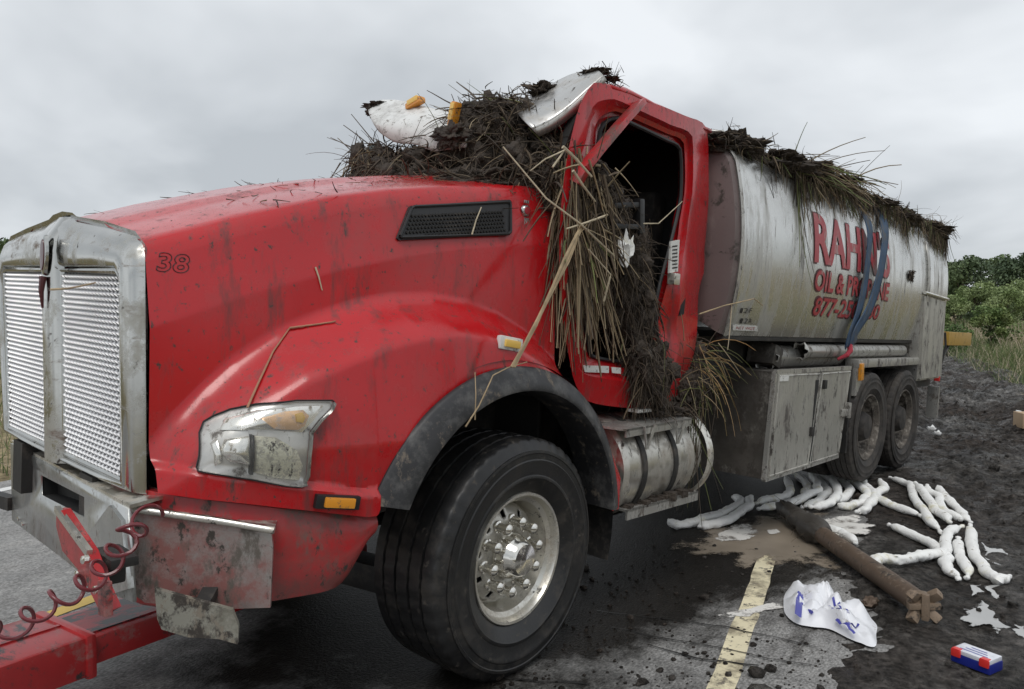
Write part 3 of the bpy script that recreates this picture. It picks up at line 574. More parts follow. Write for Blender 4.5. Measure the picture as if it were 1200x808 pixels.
# front lip and rear lip of the hood
rear = [r for r in full[-1]]
B().grid([rear, [(x+.005, y*.97, z-.02*(1 if z > 2 else 0)) for x, y, z in rear], [(x-.05, y*.94, z-.05*(1 if z > 2 else 0)) for x, y, z in rear]]).done('hood_rear_edge', 'red', truck)
# tail of the fender behind the hood
rows = []
for x in np.linspace(.42, .84, 26):
    zt = ip(x, ZC); bot = arch(x) if arch(x) > 0 else .62; bot = max(bot, .62)
    rows.append([(x, -.86, zt+.005), (x, -.93, zt+.004)]+[(x, -.93+(ip(x, FY)+.93)*ss(0, .2, zt-z), z) for z in np.linspace(zt-.01, bot, 14)])
B().grid(rows).done('fender', 'red', truck, ang=50)
B().grid([[(x, -y, z) for x, y, z in r] for r in rows]).done('fender', 'red', truck, ang=50)
# rubber fender flare
rows = []
for k in range(64):
    a = R_(6+(156-6)*k/63); c, s = math.cos(a), math.sin(a); rows_r = []
    base = -1.205 if c > -.6 else -1.205+.10*min((-.6-c)/.4, 1)*0
    for r, y in ((.845, base+.012), (.848, base-.006), (.838, base-.018), (.80, base-.034), (.77, base-.046), (.735, base-.056), (.722, base-.054), (.716, base-.04), (.722, -1.03)):
        u_ = (.845-r)/.15; rows_r.append((AC[0]+.03*u_+r*c, y, AC[1]+.025*u_+r*s))
    rows.append(rows_r)
fl = B().grid(rows); fl.done('fender_flare', 'flare', truck, ang=50)
fl = B().grid([[(x, -y, z) for x, y, z in r] for r in rows]); fl.done('fender_flare', 'flare', truck, ang=50)
# wheel well liner
for sgn in (1, -1):
    rows = []
    for k in range(40):
        a = R_(-14+164*k/39); rows.append([(AC[0]+.87*math.cos(a), sgn*y, AC[1]+.87*math.sin(a)) for y in (-1.17, -.62)])
    b = B().grid(rows); v = [r[1] for r in b.last]; b.bm.faces.new(v); b.done('wheel_well', 'frame', truck)
# number, vent, emblem, markers
def on_skin(u, v, w): return (u, skin(u, v)-.002-w*.05, v)
n0, n1 = S(183, 320), S(222, 294)
lettering('number_decal', '38', (n0[0], n1[0], S(200, 319)[2], S(200, 296)[2]), on_skin, 'decal', truck, shear=.18, fill=False, bevel=.014, bold=.02)
vp = [(481, 241), (596, 234), (598, 237), (598, 272), (595, 275.5), (466, 281.5), (464, 279), (478, 243.5)]
vq = [S(*p) for p in vp]
vent = B().prism([q+np.array([0, .0, 0]) for q in vq], (0, -.012, 0)).done('hood_vent', 'vent', truck)
c = sum(vq)/len(vq)
b = B(); ins = [c+(q-c)*np.array([.965, 1, .9]) for q in vq]
for (a_, b_) in zip(ins, ins[1:]+ins[:1]): b.tube([a_+np.array([0, -.016, 0]), b_+np.array([0, -.016, 0])], .007, 6)
b.done('vent_frame', 'vent', vent)
b = B(); x0, x1 = ins[0][0], ins[2][0]
def in_vent(x, z):
    zt = np.interp(x, [ins[7][0], ins[0][0], ins[1][0]], [ins[7][2], ins[0][2], ins[1][2]]); zb = np.interp(x, [ins[5][0], ins[4][0]], [ins[5][2], ins[4][2]])
    xl = np.interp(z, [ins[5][2], ins[0][2]], [ins[5][0], ins[0][0]])
    return zb < z < zt and xl+.012 < x < ins[3][0]-.02
for i in range(44):
    for j in range(13):
        x = ins[6][0]+.018*i+(.009 if j % 2 else 0); z = ins[4][2]-.09+.017*j+.20*0
        z += (x-.15)*.16
        if in_vent(x, z-.006) and in_vent(x+.012, z+.006):
            y = skin(x, z)-.013; b.box((x, y, z), (.011, .01, .009), Matrix.Rotation(.6, 3, 'Y'))
b.done('vent_mesh', 'frame', vent, ang=0)
e0 = S(615.5, 247); b = B()
b.lathe([(0, .016), (.024, .015), (.028, .010), (.03, 0)], (e0[0], skin(e0[0], e0[2]), e0[2]), (0, -1, 0), 20)
emb = b.done('side_emblem', 'chrome', truck)
b = B(); b.lathe([(0, .019), (.018, .018), (.019, .014)], (e0[0], skin(e0[0], e0[2]), e0[2]), (0, -1, 0), 16); b.done('emblem_centre', 'decal_red', emb)
for k in (-1, 0, 1): B().box((e0[0]+k*.013+.004, e0[1]-.008, e0[2]-.075), (.009, .012, .08), bev=.002).done('emblem_bar', 'chrome', emb)
for k in (-1, 0, 1): B().box((e0[0]+k*.012, e0[1]-.006, e0[2]+.043), (.008, .01, .016), bev=.002).done('emblem_feather', 'chrome', emb)
p = S(596, 402.5); y = skin(p[0], p[2])
mk = B().box((p[0], y-.008, p[2]), (.15, .03, .062), Matrix.Rotation(.12, 3, 'Y'), .012).done('side_marker', 'white', truck)
B().box((p[0], y-.026, p[2]), (.10, .016, .034), Matrix.Rotation(.12, 3, 'Y'), .007).done('marker_lens', 'amber_lit', mk)
p = S(394, 587.5); y = skin(p[0], p[2]); th = math.atan2(ip(p[0]+.05, FY)-ip(p[0]-.05, FY), .1)
Rz = Matrix.Rotation(th, 3, 'Z') @ Matrix.Rotation(.14, 3, 'Y')
mk = B().box((p[0], y-.008, p[2]), (.17, .026, .05), Rz, .006).done('side_marker', 'vent', truck)
B().box((p[0], y-.024, p[2]), (.115, .02, .036), Rz, .006).done('marker_lens', 'amber', mk)
# headlight
lp = [(235, 507), (240, 494), (252, 487), (270, 480), (300, 474), (345, 470), (386, 470), (388, 472), (385, 479), (371, 493), (361, 506), (359, 530), (357, 556), (354, 567), (347, 568.5), (330, 567), (290, 559), (250, 553), (233, 550), (232, 545)]
lq = [S(*p) for p in lp]; lc = sum(lq)/len(lq)
def patch_on_skin(name, pts, m, parent, lift, scale=1., dome=0., rim=None, n=7):
    """filled patch that follows the hood side; rings shrink to the centre"""
    c = sum(pts)/len(pts); b = B(); rows = []
    if rim is not None: rows.append([(p[0], skin(p[0], p[2])-rim, p[2]) for p in pts])
    for k in range(n):
        f_ = 1-k/n; row = []
        for p in pts:
            q = c+(p-c)*f_*scale; row.append((q[0], skin(q[0], q[2])-lift-dome*(1-f_**2), q[2]))
        rows.append(row)
    b.grid(rows, closed=True); b.bm.faces.new(b.last[-1]); return b.done(name, m, parent, ang=60)
def dens(pts, k=3):
    o_ = []
    for a_, b_ in zip(pts, pts[1:]+pts[:1]): o_ += [a_+(b_-a_)*i/k for i in range(k)]
    return o_
lqd = dens(lq)
hl = patch_on_skin('headlight', [lc+(p-lc)*1.02 for p in lqd], 'lampgrey', truck, .006, rim=-.03)
b = B(); ring = [(p[0], skin(p[0], p[2])-.012, p[2]) for p in [lc+(q-lc)*1.03 for q in lqd]]; b.tube(ring+[ring[0]], .003, 6); b.done('lamp_rim', 'vent', hl)
def sub(name, px, m, lift, dome=0.): return patch_on_skin(name, dens([S(*p) for p in px], 2), m, hl, lift, .97, dome, rim=.004)
sub('turn_signal', [(262, 490), (300, 480), (345, 475), (378, 474), (366, 492), (352, 506), (300, 502), (256, 503)], 'lampwhite', .016, .006)
sub('amber_bulb_cover', [(300, 489), (330, 481), (352, 479), (359, 486), (354, 498), (346, 503), (318, 502)], 'amber_pale', .022, .006)
sub('amber_bulb', [(341, 484), (349, 482), (352, 488), (349, 494), (342, 493)], 'amber_lit', .034, .003)
sub('low_beam', [(262, 514), (290, 510), (292, 545), (268, 541), (256, 530)], 'lampwhite', .016, .012)
sub('high_beam', [(296, 510), (322, 512), (345, 526), (352, 545), (348, 562), (318, 559), (296, 553)], 'lampcream', .020, .010)
sub('lamp_divider', [(291, 508), (293.5, 508), (292.5, 556), (290, 555)], 'vent', .028)
sub('reflector_strip', [(245, 519), (252, 513), (258, 540), (250, 545)], 'lampwhite', .018, .004)
patch_on_skin('lamp_lens', lqd, 'glass', hl, .036, 1, .012, rim=.012)
# red lower corner
def corner(sgn):
    path = [(-1.52, -.62), (-1.505, -.86), (-1.44, -.98), (-1.32, -1.075), (-1.15, -1.14), (-1.0, -1.175), (-.86, -1.185), (-.77, -1.18)]
    rows = []
    for i in range(40):
        t_ = i/39*(len(path)-1); k = min(int(t_), len(path)-2); f_ = t_-k; x = path[k][0]*(1-f_)+path[k+1][0]*f_; y = path[k][1]*(1-f_)+path[k+1][1]*f_
        zt = ip(x, SEAM)-.008; zb = .585+.17*ss(-.98, -.76, x)**2; rows.append([(x*.985-.01, y*.9, zt-.001)]+[(x+.03*(1-j/9)**3*0, y*(1-.035*((j-4)/5.)**2)+.0, zt+(zb-zt)*j/9) for j in range(10)]+[(x+.03, y*.90, zb-.03), (x+.05, y*.75, zb-.02)])
    rows = [[(x, sgn*-y*-1 if sgn > 0 else -y, z) for x, y, z in r] for r in rows]
    return B().grid(rows).done('bumper_corner', 'red_dirty', truck, ang=40)
corner(1)
B().box((-1.27, 0, .9), (.36, 1.3, .5)).done('radiator', 'frame', truck)
B().box((-.6, 0, 1.2), (1.2, 1.0, .7)).done('engine_block', 'frame', truck)
# chrome grille surround
def skew(y, z): return y-.10*(1.75-z)/.75*(.9 if y < 0 else 1)
def gp(y, z, x): return (x+.03*max(0, (1.75-z)/.75)*0, skew(y, z), z)
oo = [(-.785, 1.80), (-.71, 1.845), (-.45, 1.888), (-.16, 1.918), (-.11, 1.935), (0, 1.945), (.11, 1.935), (.16, 1.918), (.45, 1.89), (.69, 1.86), (.775, 1.80), (.79, 1.70), (.765, 1.35), (.70, .955), (.3, .95), (0, .945), (-.4, .945), (-.765, .96), (-.775, 1.3), (-.785, 1.7)]
ii = [(-.672, 1.68), (-.64, 1.715), (-.43, 1.718), (-.14, 1.718), (-.10, 1.718), (0, 1.718), (.10, 1.718), (.14, 1.718), (.43, 1.718), (.64, 1.715), (.672, 1.68), (.672, 1.6), (.66, 1.35), (.635, .99), (.3, .985), (0, .985), (-.4, .985), (-.672, .99), (-.672, 1.3), (-.672, 1.6)]
def lo_(t_): return [(a_[0]+(b_[0]-a_[0])*t_, a_[1]+(b_[1]-a_[1])*t_) for a_, b_ in zip(oo, ii)]
rows = [[gp(y*.94, z-.06 if z > 1.5 else z+.03, -1.475) for y, z in oo], [gp(y*1.004, z+.004, -1.503) for y, z in oo]]+[[gp(y, z, x) for y, z in lo_(t_)] for t_, x in ((.06, -1.492), (.16, -1.515), (.30, -1.535), (.5, -1.548), (.7, -1.553), (.90, -1.55), (.95, -1.545), (1., -1.522))]
sur = B().grid(rows, closed=True).done('grille_surround', 'chrome', truck, ang=50)
b = B().grid([[gp(y, z, x+.075*ss(1.80, 1.96, z)) for y, x in ((-.10, -1.53), (-.075, -1.56), (-.03, -1.572), (.03, -1.572), (.075, -1.56), (.10, -1.53))] for z in np.linspace(.955, 1.925, 22)]); b.done('grille_post', 'chrome', truck, ang=40)
# lower trays and upper brow that close the corners around each mesh
for sgn in (-1, 1):
    a0, a1 = (.085*sgn, .665*sgn)
    def mp_(u, z):
        top = .665-.0*u; return gp(sgn*(.085+(top-.085-.05*max(0, (1.6-z)/.6)*(1 if sgn > 0 else .2))*u), z, -1.525)
    b = B()
    for i in range(36):
        z0 = 1.005+.0193*i; P = []
        for dz, dx in ((0, -.012), (.0125, .006)):
            P.append([tuple(np.array(mp_(k/140, z0+dz+.0058*math.cos(k/140*2*math.pi*17.5+i*math.pi)))+np.array([dx-.006*math.cos(k/140*2*math.pi*17.5+i*math.pi), 0, 0])) for k in range(141)])
        b.grid(P)
    gm = b.done('grille_mesh', 'mesh_metal', truck, ang=0, solid=.0022, recalc=False)
    b = B().grid([[tuple(np.array(mp_(u, z))+np.array([.022, 0, 0])) for u in (-.05, 1.05)] for z in (.95, 1.72)]); b.done('grille_backing', 'black', truck)
    b = B(); ed = [mp_(0, .995), mp_(1, .995), mp_(1.01, 1.1), mp_(1.01, 1.69), mp_(.95, 1.708), mp_(0, 1.708)]; b.tube([np.array(p)+np.array([-.006, 0, 0]) for p in ed+[ed[0]]], .014, 8); b.done('mesh_frame', 'chrome', truck)
bm_ = Matrix.Translation((-1.578, -.032, 1.765)) @ Matrix.Rotation(math.pi/2, 4, 'Y') @ Matrix.Diagonal((.082, .030, 1, 1))
def oval(prof):
    bd = B().lathe(prof, (0, 0, 0), (0, 0, -1), 28); bd.bm.transform(bm_); return bd
bad = oval([(0, .010), (.74, .010), (.95, .006), (1., -.004)]).done('grille_badge', 'chrome', truck)
oval([(0, .014), (.72, .013), (.78, .008)]).done('badge_face', 'maroon', bad)
B().tube([(-1.584, -.035, 1.68), (-1.59, -.038, 1.62), (-1.584, -.04, 1.555)], [.014, .010, .004], 8).done('badge_tail', 'maroon', bad)
# bumper: centre section, muddy wing plate and a loose bracket
def TX(px, py, x): return T(px, py, x, 0)
def twist(y): return -1.58+.10*np.clip((y+.85)/1.4, -.3, 1)       # the beam is bent back towards its far end
def BM(px, py, dx=0.):
    x = -1.55
    for _ in range(40): x = .5*x+.5*(twist(TX(px, py, x)[1])+dx)
    return TX(px, py, x)
A0, A1 = BM(14, 519), BM(152, 596); C0, C1 = BM(16, 609), BM(160, 700)
front = [BM(*p) for p in [(14, 519), (152, 596), (158, 705), (120, 690), (77, 655), (16, 609)]]
b = B(); sl = [(50, 556), (101, 582), (101, 606), (50, 580)]; slq = [BM(*p) for p in sl]
bmv = [b.bm.verts.new(Vector(p)) for p in front]; sv = [b.bm.verts.new(Vector(p)) for p in slq]
for f_ in ((0, 1, 's1', 's0'), (1, 2, 's2', 's1'), (2, 3, 's3', 's2'), (3, 4, 's3'), (4, 5, 's3'), (5, 0, 's0', 's3')):
    b.bm.faces.new([sv[int(k[1])] if isinstance(k, str) else bmv[k] for k in f_])
bump = b.done('bumper', 'steel', truck, solid=.012, ang=20)
b = B().prism([A0, A1, A1+np.array([.14, .03, .01]), A0+np.array([.14, .0, .01])], (0, 0, .012)); b.done('bumper_top', 'alu', truck, ang=20)
b = B()
for k in range(4): 
    f_ = slq[k]; g_ = slq[(k+1) % 4]; b.grid([[f_, g_], [f_+np.array([.12, 0, 0]), g_+np.array([.12, 0, 0])]])
b.grid([[slq[0]+np.array([.12, 0, 0]), slq[1]+np.array([.12, 0, 0])], [slq[3]+np.array([.12, 0, 0]), slq[2]+np.array([.12, 0, 0])]]); b.done('bumper_slot', 'black', bump)
for p in ((22, 540), (25, 607), (30, 613), (140, 605)):
    q = BM(*p); b = B().lathe([(0, .016), (.009, .015), (.012, .0)], q, (-1, -.05, 0), 8); b.done('bolt', 'stud', bump)
gs = [BM(*p, dx=-.02) for p in [(92, 640), (128, 592), (142, 610), (150, 690), (120, 700)]]; B().prism(gs, (.02, 0, 0)).done('gusset', 'steel', bump, ang=20)
def WG(px, py):
    v = -1.0
    for _ in range(40):
        p = T(px, py, v); v = .5*v+.5*np.interp(p[0], [-1.56, -1.2], [-.86, -1.215])
    return T(px, py, v)
wing = [WG(*p) for p in [(152, 598), (250, 611), (318, 622), (320, 640), (317, 712), (250, 714), (170, 706), (155, 695)]]
w_ = B().prism(wing, (.012, .014, 0)).done('bumper_wing', 'plate', truck, ang=25)
b = B(); tp = [WG(*p) for p in [(150, 595), (250, 609), (321, 621)]]; b.tube([p+np.array([.0, -.004, 0]) for p in tp], .013, 8)
b.grid([[p for p in tp], [p+np.array([.07, .09, .008]) for p in tp]]); b.done('wing_top_edge', 'alu', w_, ang=50)
br = [WG(*p) for p in [(192, 678), (235, 690), (280, 702), (287, 720), (286, 741), (265, 735), (230, 733), (200, 724), (195, 712)]]
br = [p+np.array([-.06, -.07, 0]) for p in br]
B().prism(br, (.010, .012, .002)).done('bracket_plate', 'plate2', truck, ang=25)
q0, q1 = WG(250, 690)+np.array([.01, .02, 0]), sum(br)/len(br)+np.array([.014, .016, .03]); B().beam(q0, q1, .05, .03).done('bracket_arm', 'frame', truck)
q0 = BM(16, 590); B().beam(q0, q0+np.array([-.02, .25, -.02]), .05, .06).done('tow_eye_bracket', 'frame', truck)
for y in (.35, -.45): B().box((-1.2, y, .85), (.7, .12, .22)).done('bumper_mount', 'frame', truck)
# chassis
b = B()
for y in (-.43, .43): b.box((3.1, y, 1.02), (8.4, .09, .28))
for x in (1.2, 2.2, 3.4, 4.2, 5.3, 6.6): b.box((x, 0, 1.02), (.12, .8, .2))
b.done('chassis_frame', 'frame', truck)
B().box((0, 0, .62), (.16, 1.7, .14)).done('front_axle', 'frame', truck)
for x in (4.79, 5.86): B().cyl((x, -.95, .76), (x, .95, .76), .09, 12).lathe([(0, -.2), (.18, -.15), (.2, 0), (.18, .15), (0, .2)], (x, 0, .76), (0, 1, 0), 16).done('rear_axle', 'frame', truck)
B().tube([(.6, -.5, .66), (-.3, -.55, .60)], .03).done('steering_link', 'frame', truck)

# wheels
def make_wheel(name, R, w, rr, rimmat, tmat, studs=True, outset=.10, tread=True):
    root = bpy.data.objects.new(name, None); COL.objects.link(root); root.parent = truck
    hw = w/2
    P = [(rr+.004, -hw*.70), (rr+.03, -hw*.86), (rr+(R-rr)*.30, -hw*.96), (rr+(R-rr)*.32, -hw*.985), (rr+(R-rr)*.36, -hw*.985), (rr+(R-rr)*.38, -hw*.97), (rr+(R-rr)*.58, -hw), (rr+(R-rr)*.60, -hw*1.012), (rr+(R-rr)*.63, -hw*1.012), (rr+(R-rr)*.65, -hw*.995), (rr+(R-rr)*.74, -hw*.99), (rr+(R-rr)*.755, -hw*1.005), (rr+(R-rr)*.80, -hw*.995), (R-.055, -hw*.955), (R-.02, -hw*.87), (R-.012, -hw*.85), (R-.004, -hw*.80)]
    tr_i = len(P)
    g_ = [-.62, -.34, -.06, .06, .34, .62]
    a = -.80
    for gx in (-.52, -.18, .18, .52):
        P += [(R, hw*(gx-.035)), (R-.012, hw*(gx-.022)), (R-.012, hw*(gx+.022)), (R, hw*(gx+.035))]
    P += [(R-.004, hw*.80), (R-.02, hw*.87), (R-.055, hw*.955), (rr+(R-rr)*.6, hw), (rr+.03, hw*.86), (rr+.004, hw*.7)]
    def mod(r, j, k): return r-(.008 if (tr_i-3 <= j <= tr_i-1 and k % 4 == 0) else 0)-(.004 if tr_i <= j < tr_i+16 and (k+j//4) % 4 == 0 else 0)
    ty = B().lathe(P, (0, 0, 0), (0, 1, 0), 176, mod).done('tyre', tmat, root, ang=32)
    F0 = -hw*.80
    rim = B().lathe([(rr-.03, F0+.04), (rr-.005, F0+.025), (rr+.012, F0+.012), (rr+.018, F0), (rr+.014, F0-.008), (rr+.002, F0-.006), (rr-.006, F0+.01), (rr-.014, F0+.05), (rr-.03, F0+.075), (rr-.036, F0+outset+.02), (rr-.05, F0+outset+.035), (rr-.062, F0+outset+.03)], (0, 0, 0), (0, 1, 0), 64).done('rim', rimmat, root, ang=40)
    # disc with ten hand holes
    seg = 80; rad = [rr-.06, rr-.075, rr-.108, rr-.125, .10]; off = [F0+outset+.03, F0+outset+.012, F0+outset-.004, F0+outset-.010, F0+outset-.012]
    b = B().lathe(list(zip(rad, off)), (0, 0, 0), (0, 1, 0), seg)
    kill = [f for f in b.bm.faces if rr-.106 < math.hypot(f.calc_center_median().x, f.calc_center_median().z) < rr-.077 and int(round((math.atan2(f.calc_center_median().z, f.calc_center_median().x)/(2*math.pi)*seg-.5))) % 8 in (0, 1)]
    bmesh.ops.delete(b.bm, geom=kill, context='FACES')
    b.done('wheel_disc', 'disc' if studs else rimmat, rim, ang=40, solid=.012)
    B().lathe([(0, F0+outset+.09), (rr-.03, F0+outset+.09)], (0, 0, 0), (0, 1, 0), 24).done('wheel_back', 'black', rim)
    if studs:
        h0 = F0+outset-.012
        B().lathe([(.108, h0), (.104, h0-.04), (.096, h0-.07), (.088, h0-.078), (.086, h0-.095), (.07, h0-.112), (0, h0-.118)], (0, 0, 0), (0, 1, 0), 32).done('hub_cap', 'stud', root, ang=40)
        nut = B().lathe([(.030, .0), (.029, -.008), (.021, -.012), (.019, -.045), (.026, -.051), (.0255, -.070), (.016, -.080), (0, -.083)], (0, 0, 0), (0, 1, 0), 12).done('lug_nut', 'stud', root, ang=40)
        for k in range(10):
            o_ = nut if k == 0 else nut.copy()
            if k: COL.objects.link(o_)
            a = 2*math.pi*(k+.5)/10+.1; o_.location = (.158*math.cos(a), h0, .158*math.sin(a)); o_.parent = root
    else:
        h0 = F0+outset-.01
        B().lathe([(.15, h0), (.13, h0-.08), (.11, h0-.12), (0, h0-.13)], (0, 0, 0), (0, 1, 0), 20).done('hub', 'tyre_mud', root, ang=40)
    return root
def copy_wheel(o, loc, rz=0.):
    c = o.copy(); COL.objects.link(c); c.location = loc; c.rotation_euler = (0, 0, rz)
    for ch in o.children:
        d = ch.copy(); COL.objects.link(d); d.parent = c
        for g_ in ch.children:
            h = g_.copy(); COL.objects.link(h); h.parent = d
    return c
fw_ = make_wheel('front_wheel', .552, .44, .284, 'alu', 'rubber', outset=.085)
fw_.location = (0.02, -1.03, .525); fw_.rotation_euler = (0, .25, R_(2))
f2 = copy_wheel(fw_, (0, 1.03, .45), math.pi)
rw = make_wheel('rear_wheel', .50, .27, .285, 'alu_mud', 'tyre_mud', studs=False, outset=.13)
rw.location = (4.79, -1.10, .76)
for x, y, rz in ((4.79, -.80, 0), (5.86, -1.10, 0), (5.86, -.80, 0), (4.79, 1.10, math.pi), (4.79, .80, math.pi), (5.86, 1.10, math.pi), (5.86, .80, math.pi)): copy_wheel(rw, (x, y, .76), rz)
# ------------------------------------------------------------------ cab
SP = -1.06
L0 = [(655, 330), (657, 240), (668, 175), (680, 125), (697, 97), (720, 101), (748, 113), (800, 135), (829, 150), (831, 225), (827, 295), (818, 345), (812, 411), (794, 464), (760, 478), (725, 477), (690, 470), (672, 440)]
L1 = [(664, 330), (670, 250), (680, 195), (692, 135), (703, 119), (722, 116), (747, 127), (785, 146), (812, 160), (813, 225), (803, 290), (795, 345), (794, 405), (782, 452), (758, 452), (725, 446), (690, 440), (676, 425)]
L2 = [(672, 330), (680, 260), (690, 205), (698, 150), (708, 135), (723, 130), (746, 140), (780, 156), (802, 168), (803, 228), (792, 290), (776, 348), (776, 395), (777, 430), (756, 434), (725, 430), (694, 425), (682, 415)]
L3 = [(680, 330), (686, 262), (694, 212), (701, 156), (710, 142), (724, 139), (745, 148), (776, 163), (795, 175), (796, 230), (784, 285), (768, 348), (768, 388), (774, 424), (754, 427), (725, 424), (698, 419), (688, 410)]
def ringp(Lp, y): return [T(px, py, y) for px, py in Lp]
def dsp(P, k=4):
    o_ = []
    for i in range(len(P)):
        p0, p1, p2, p3 = P[i-1], P[i], P[(i+1) % len(P)], P[(i+2) % len(P)]
        for j in range(k):
            t_ = j/k; o_.append(.5*((2*p1)+(p2-p0)*t_+(2*p0-5*p1+4*p2-p3)*t_**2+(3*p1-p0-3*p2+p3)*t_**3)*.65+.35*(p1+(p2-p1)*t_))
    return o_
def dent(p):
    n_ = mnoise.noise(Vector((p[0]*3.2, p[2]*3.2, 1.7)))*.018
    if p[0] > 1.2: n_ += mnoise.noise(Vector((p[0]*7, p[2]*6, 4.2)))*.042*(1-ss(1.9, 2.3, p[2]))
    return np.array([p[0], p[1]+n_, p[2]])
rows = [ringp(L0, -.90), ringp(L0, SP), ringp(L1, SP-.012), [a*.5+b_*.5 for a, b_ in zip(ringp(L1, SP), ringp(L2, SP+.03))], ringp(L2, SP+.025), ringp(L2, SP+.05), ringp(L3, SP+.055), ringp(L3, SP+.15)]
rows = [[dent(p) for p in dsp(r)] for r in rows]
B().grid(rows, closed=True).done('door_frame', 'red', truck, ang=30, recalc=False)
# weather strip round the opening
rr = [T(px, py, SP+.05) for px, py in L3]; rr = dsp(rr); B().tube([p+np.array([0, -.012, 0]) for p in rr+rr[:1]], .012, 6).done('door_seal', 'vent', truck)
# step-down sill and label plates
sb = [T(*p, -1.05) for p in [(700, 457), (752, 459), (752, 475), (704, 474)]]; B().prism(sb, (0, .03, 0)).done('kick_panel', 'olive', truck, ang=20)
B().prism([T(*p, SP-.016) for p in [(684, 428), (714, 429), (714, 437), (686, 436)]], (0, .004, 0)).done('sill_label', 'white', truck)
B().prism([T(*p, SP-.016) for p in [(717, 430), (728, 431), (728, 438), (718, 437)]], (0, .004, 0)).done('sill_label', 'white', truck)
lb = B().prism([T(*p, SP-.03) for p in [(787, 283), (797, 281), (795, 318), (785, 320)]], (0, .012, 0)).done('pillar_label', 'white', truck)
b = B()
for k in range(7):
    y0 = 288+4.2*k; b.prism([T(*p, SP-.0315) for p in [(788.5, y0), (794.5, y0-.8), (794.2, y0+1), (788.2, y0+1.8)]], (0, .001, 0))
b.done('label_print', 'decal', lb, ang=0)
B().box(tuple(T(790, 327, SP-.03)), (.07, .05, .07), bev=.012).done('door_striker', 'alu', truck)
B().prism([T(*p, SP-.02) for p in [(800, 330), (806, 328), (802, 368), (797, 370)]], (0, .02, 0)).done('latch_slot', 'black', truck)
# shell: roof, back wall, floor, firewall, far side
roof = []
for i in range(13):
    x = .74+(1.82-.74)*i/12; zt = np.interp(x, [.62, .95, 1.82], [2.93, 2.99, 2.95])
    roof.append([(x, y, (zt-.12)+.12*(1-abs(y/1.06)**4)-(.05*ss(1.2, 1.82, x) if y > -9 else 0)) for y in np.linspace(-1.06, 1.0, 22)])
for i, r in enumerate(roof):
    roof[i] = r = [(x, y, z-.30*ss(-.98, -.35, y)*(1-ss(.95, 1.6, x))-.30*ss(-.3, .8, y)) for x, y, z in r]
for r in roof: r[0] = (r[0][0], -1.06, np.interp(r[0][0], [.62, .95, 1.3, 1.82], [2.83, 2.845, 2.83, 2.835]))
B().grid(roof).done('cab_roof', 'red', truck, ang=40, solid=.02)
B().grid([[(1.83, y, 1.15+(1.64+.107*ss(-1.0, -.6, y)-.36*ss(-.4, .8, y))*k) for y in np.linspace(-1.02, .95, 12)] for k in (0, 1)]).done('cab_back_wall', 'black', truck, solid=.03)
B().grid([[(x, y, 1.22) for y in (-1.0, 1.0)] for x in (.4, 1.82)]).done('cab_floor', 'black', truck, solid=.03)
B().grid([[(.46, y, z) for y in (-.92, .95)] for z in (1.0, 2.22)]).done('firewall', 'black', truck, solid=.03)
B().grid([[(x, 1.0, z) for x in (.45, 1.82)] for z in (1.1, 2.05)]).done('far_door', 'red', truck, solid=.03)
B().grid([[(x, 1.0, z) for x in (1.0, 1.8)] for z in (2.05, 2.52)]).done('far_window', 'vent', truck)
B().grid([[(.72+.06*(z-2.3), y, z-max(0, z-2.3)*.8*ss(-.92, -.5, y)) for y in np.linspace(-1.0, .1, 9)] for z in (2.1, 2.3, 2.5, 2.78)]).done('crushed_header', 'black', truck, solid=.02)
gl = [TX(*p, .30) for p in [(412, 208), (424, 180), (436, 168), (447, 172), (452, 212)]]; B().prism(gl, (.008, 0, 0)).done('windscreen_remnant', 'windscreen', truck, ang=20)
dash = B().box((.62, -.1, 1.95), (.32, 1.7, .34), bev=.05).done('dashboard', 'vent', truck)
B().lathe([(.21, 0), (.205, .016), (.19, .02), (.182, .006), (.19, -.012), (.205, -.012)], (.86, -.55, 2.06), (.8, 0, .6), 32, close=True).box((.86, -.55, 2.06), (.03, .36, .05)).done('steering_wheel', 'vent', truck)
st = B().box((1.45, -.55, 1.62), (.5, .52, .16), bev=.05).box((1.66, -.55, 2.05), (.16, .5, .8), Matrix.Rotation(.12, 3, 'Y'), .05).done('driver_seat', 'frame', truck)
# bent window bar, grey pillar strip, mirror arms
pb = [T(750, 121, -1.10), T(728, 145, -1.13), T(700, 178, -1.14), T(684, 198, -1.13), T(675, 214, -1.10)]
b = B()
for a_, b_ in zip(pb, pb[1:]): b.beam(a_-(b_-a_)*.04, b_+(b_-a_)*.04, .035, .075, (0, -1, .2), .01)
b.done('bent_window_bar', 'red_dirty', truck, ang=40)
B().prism([T(*p, -1.0) for p in [(681, 122), (690, 120), (676, 170), (667, 205), (655, 215), (664, 168)]], (0, .05, 0)).done('pillar_seal', 'frame', truck, ang=20)
b = B(); ma = [T(718, 241, -1.12), T(748, 240, -1.14)]; mb_ = [T(718, 265, -1.12), T(748, 266, -1.14)]
b.beam(ma[0], ma[1], .04, .028, bev=.006).beam(mb_[0], mb_[1], .04, .028, bev=.006).beam(T(749, 233, -1.14), T(749, 274, -1.14), .05, .045, (1, 0, 0), .01)
b.done('mirror_arm', 'vent', truck)
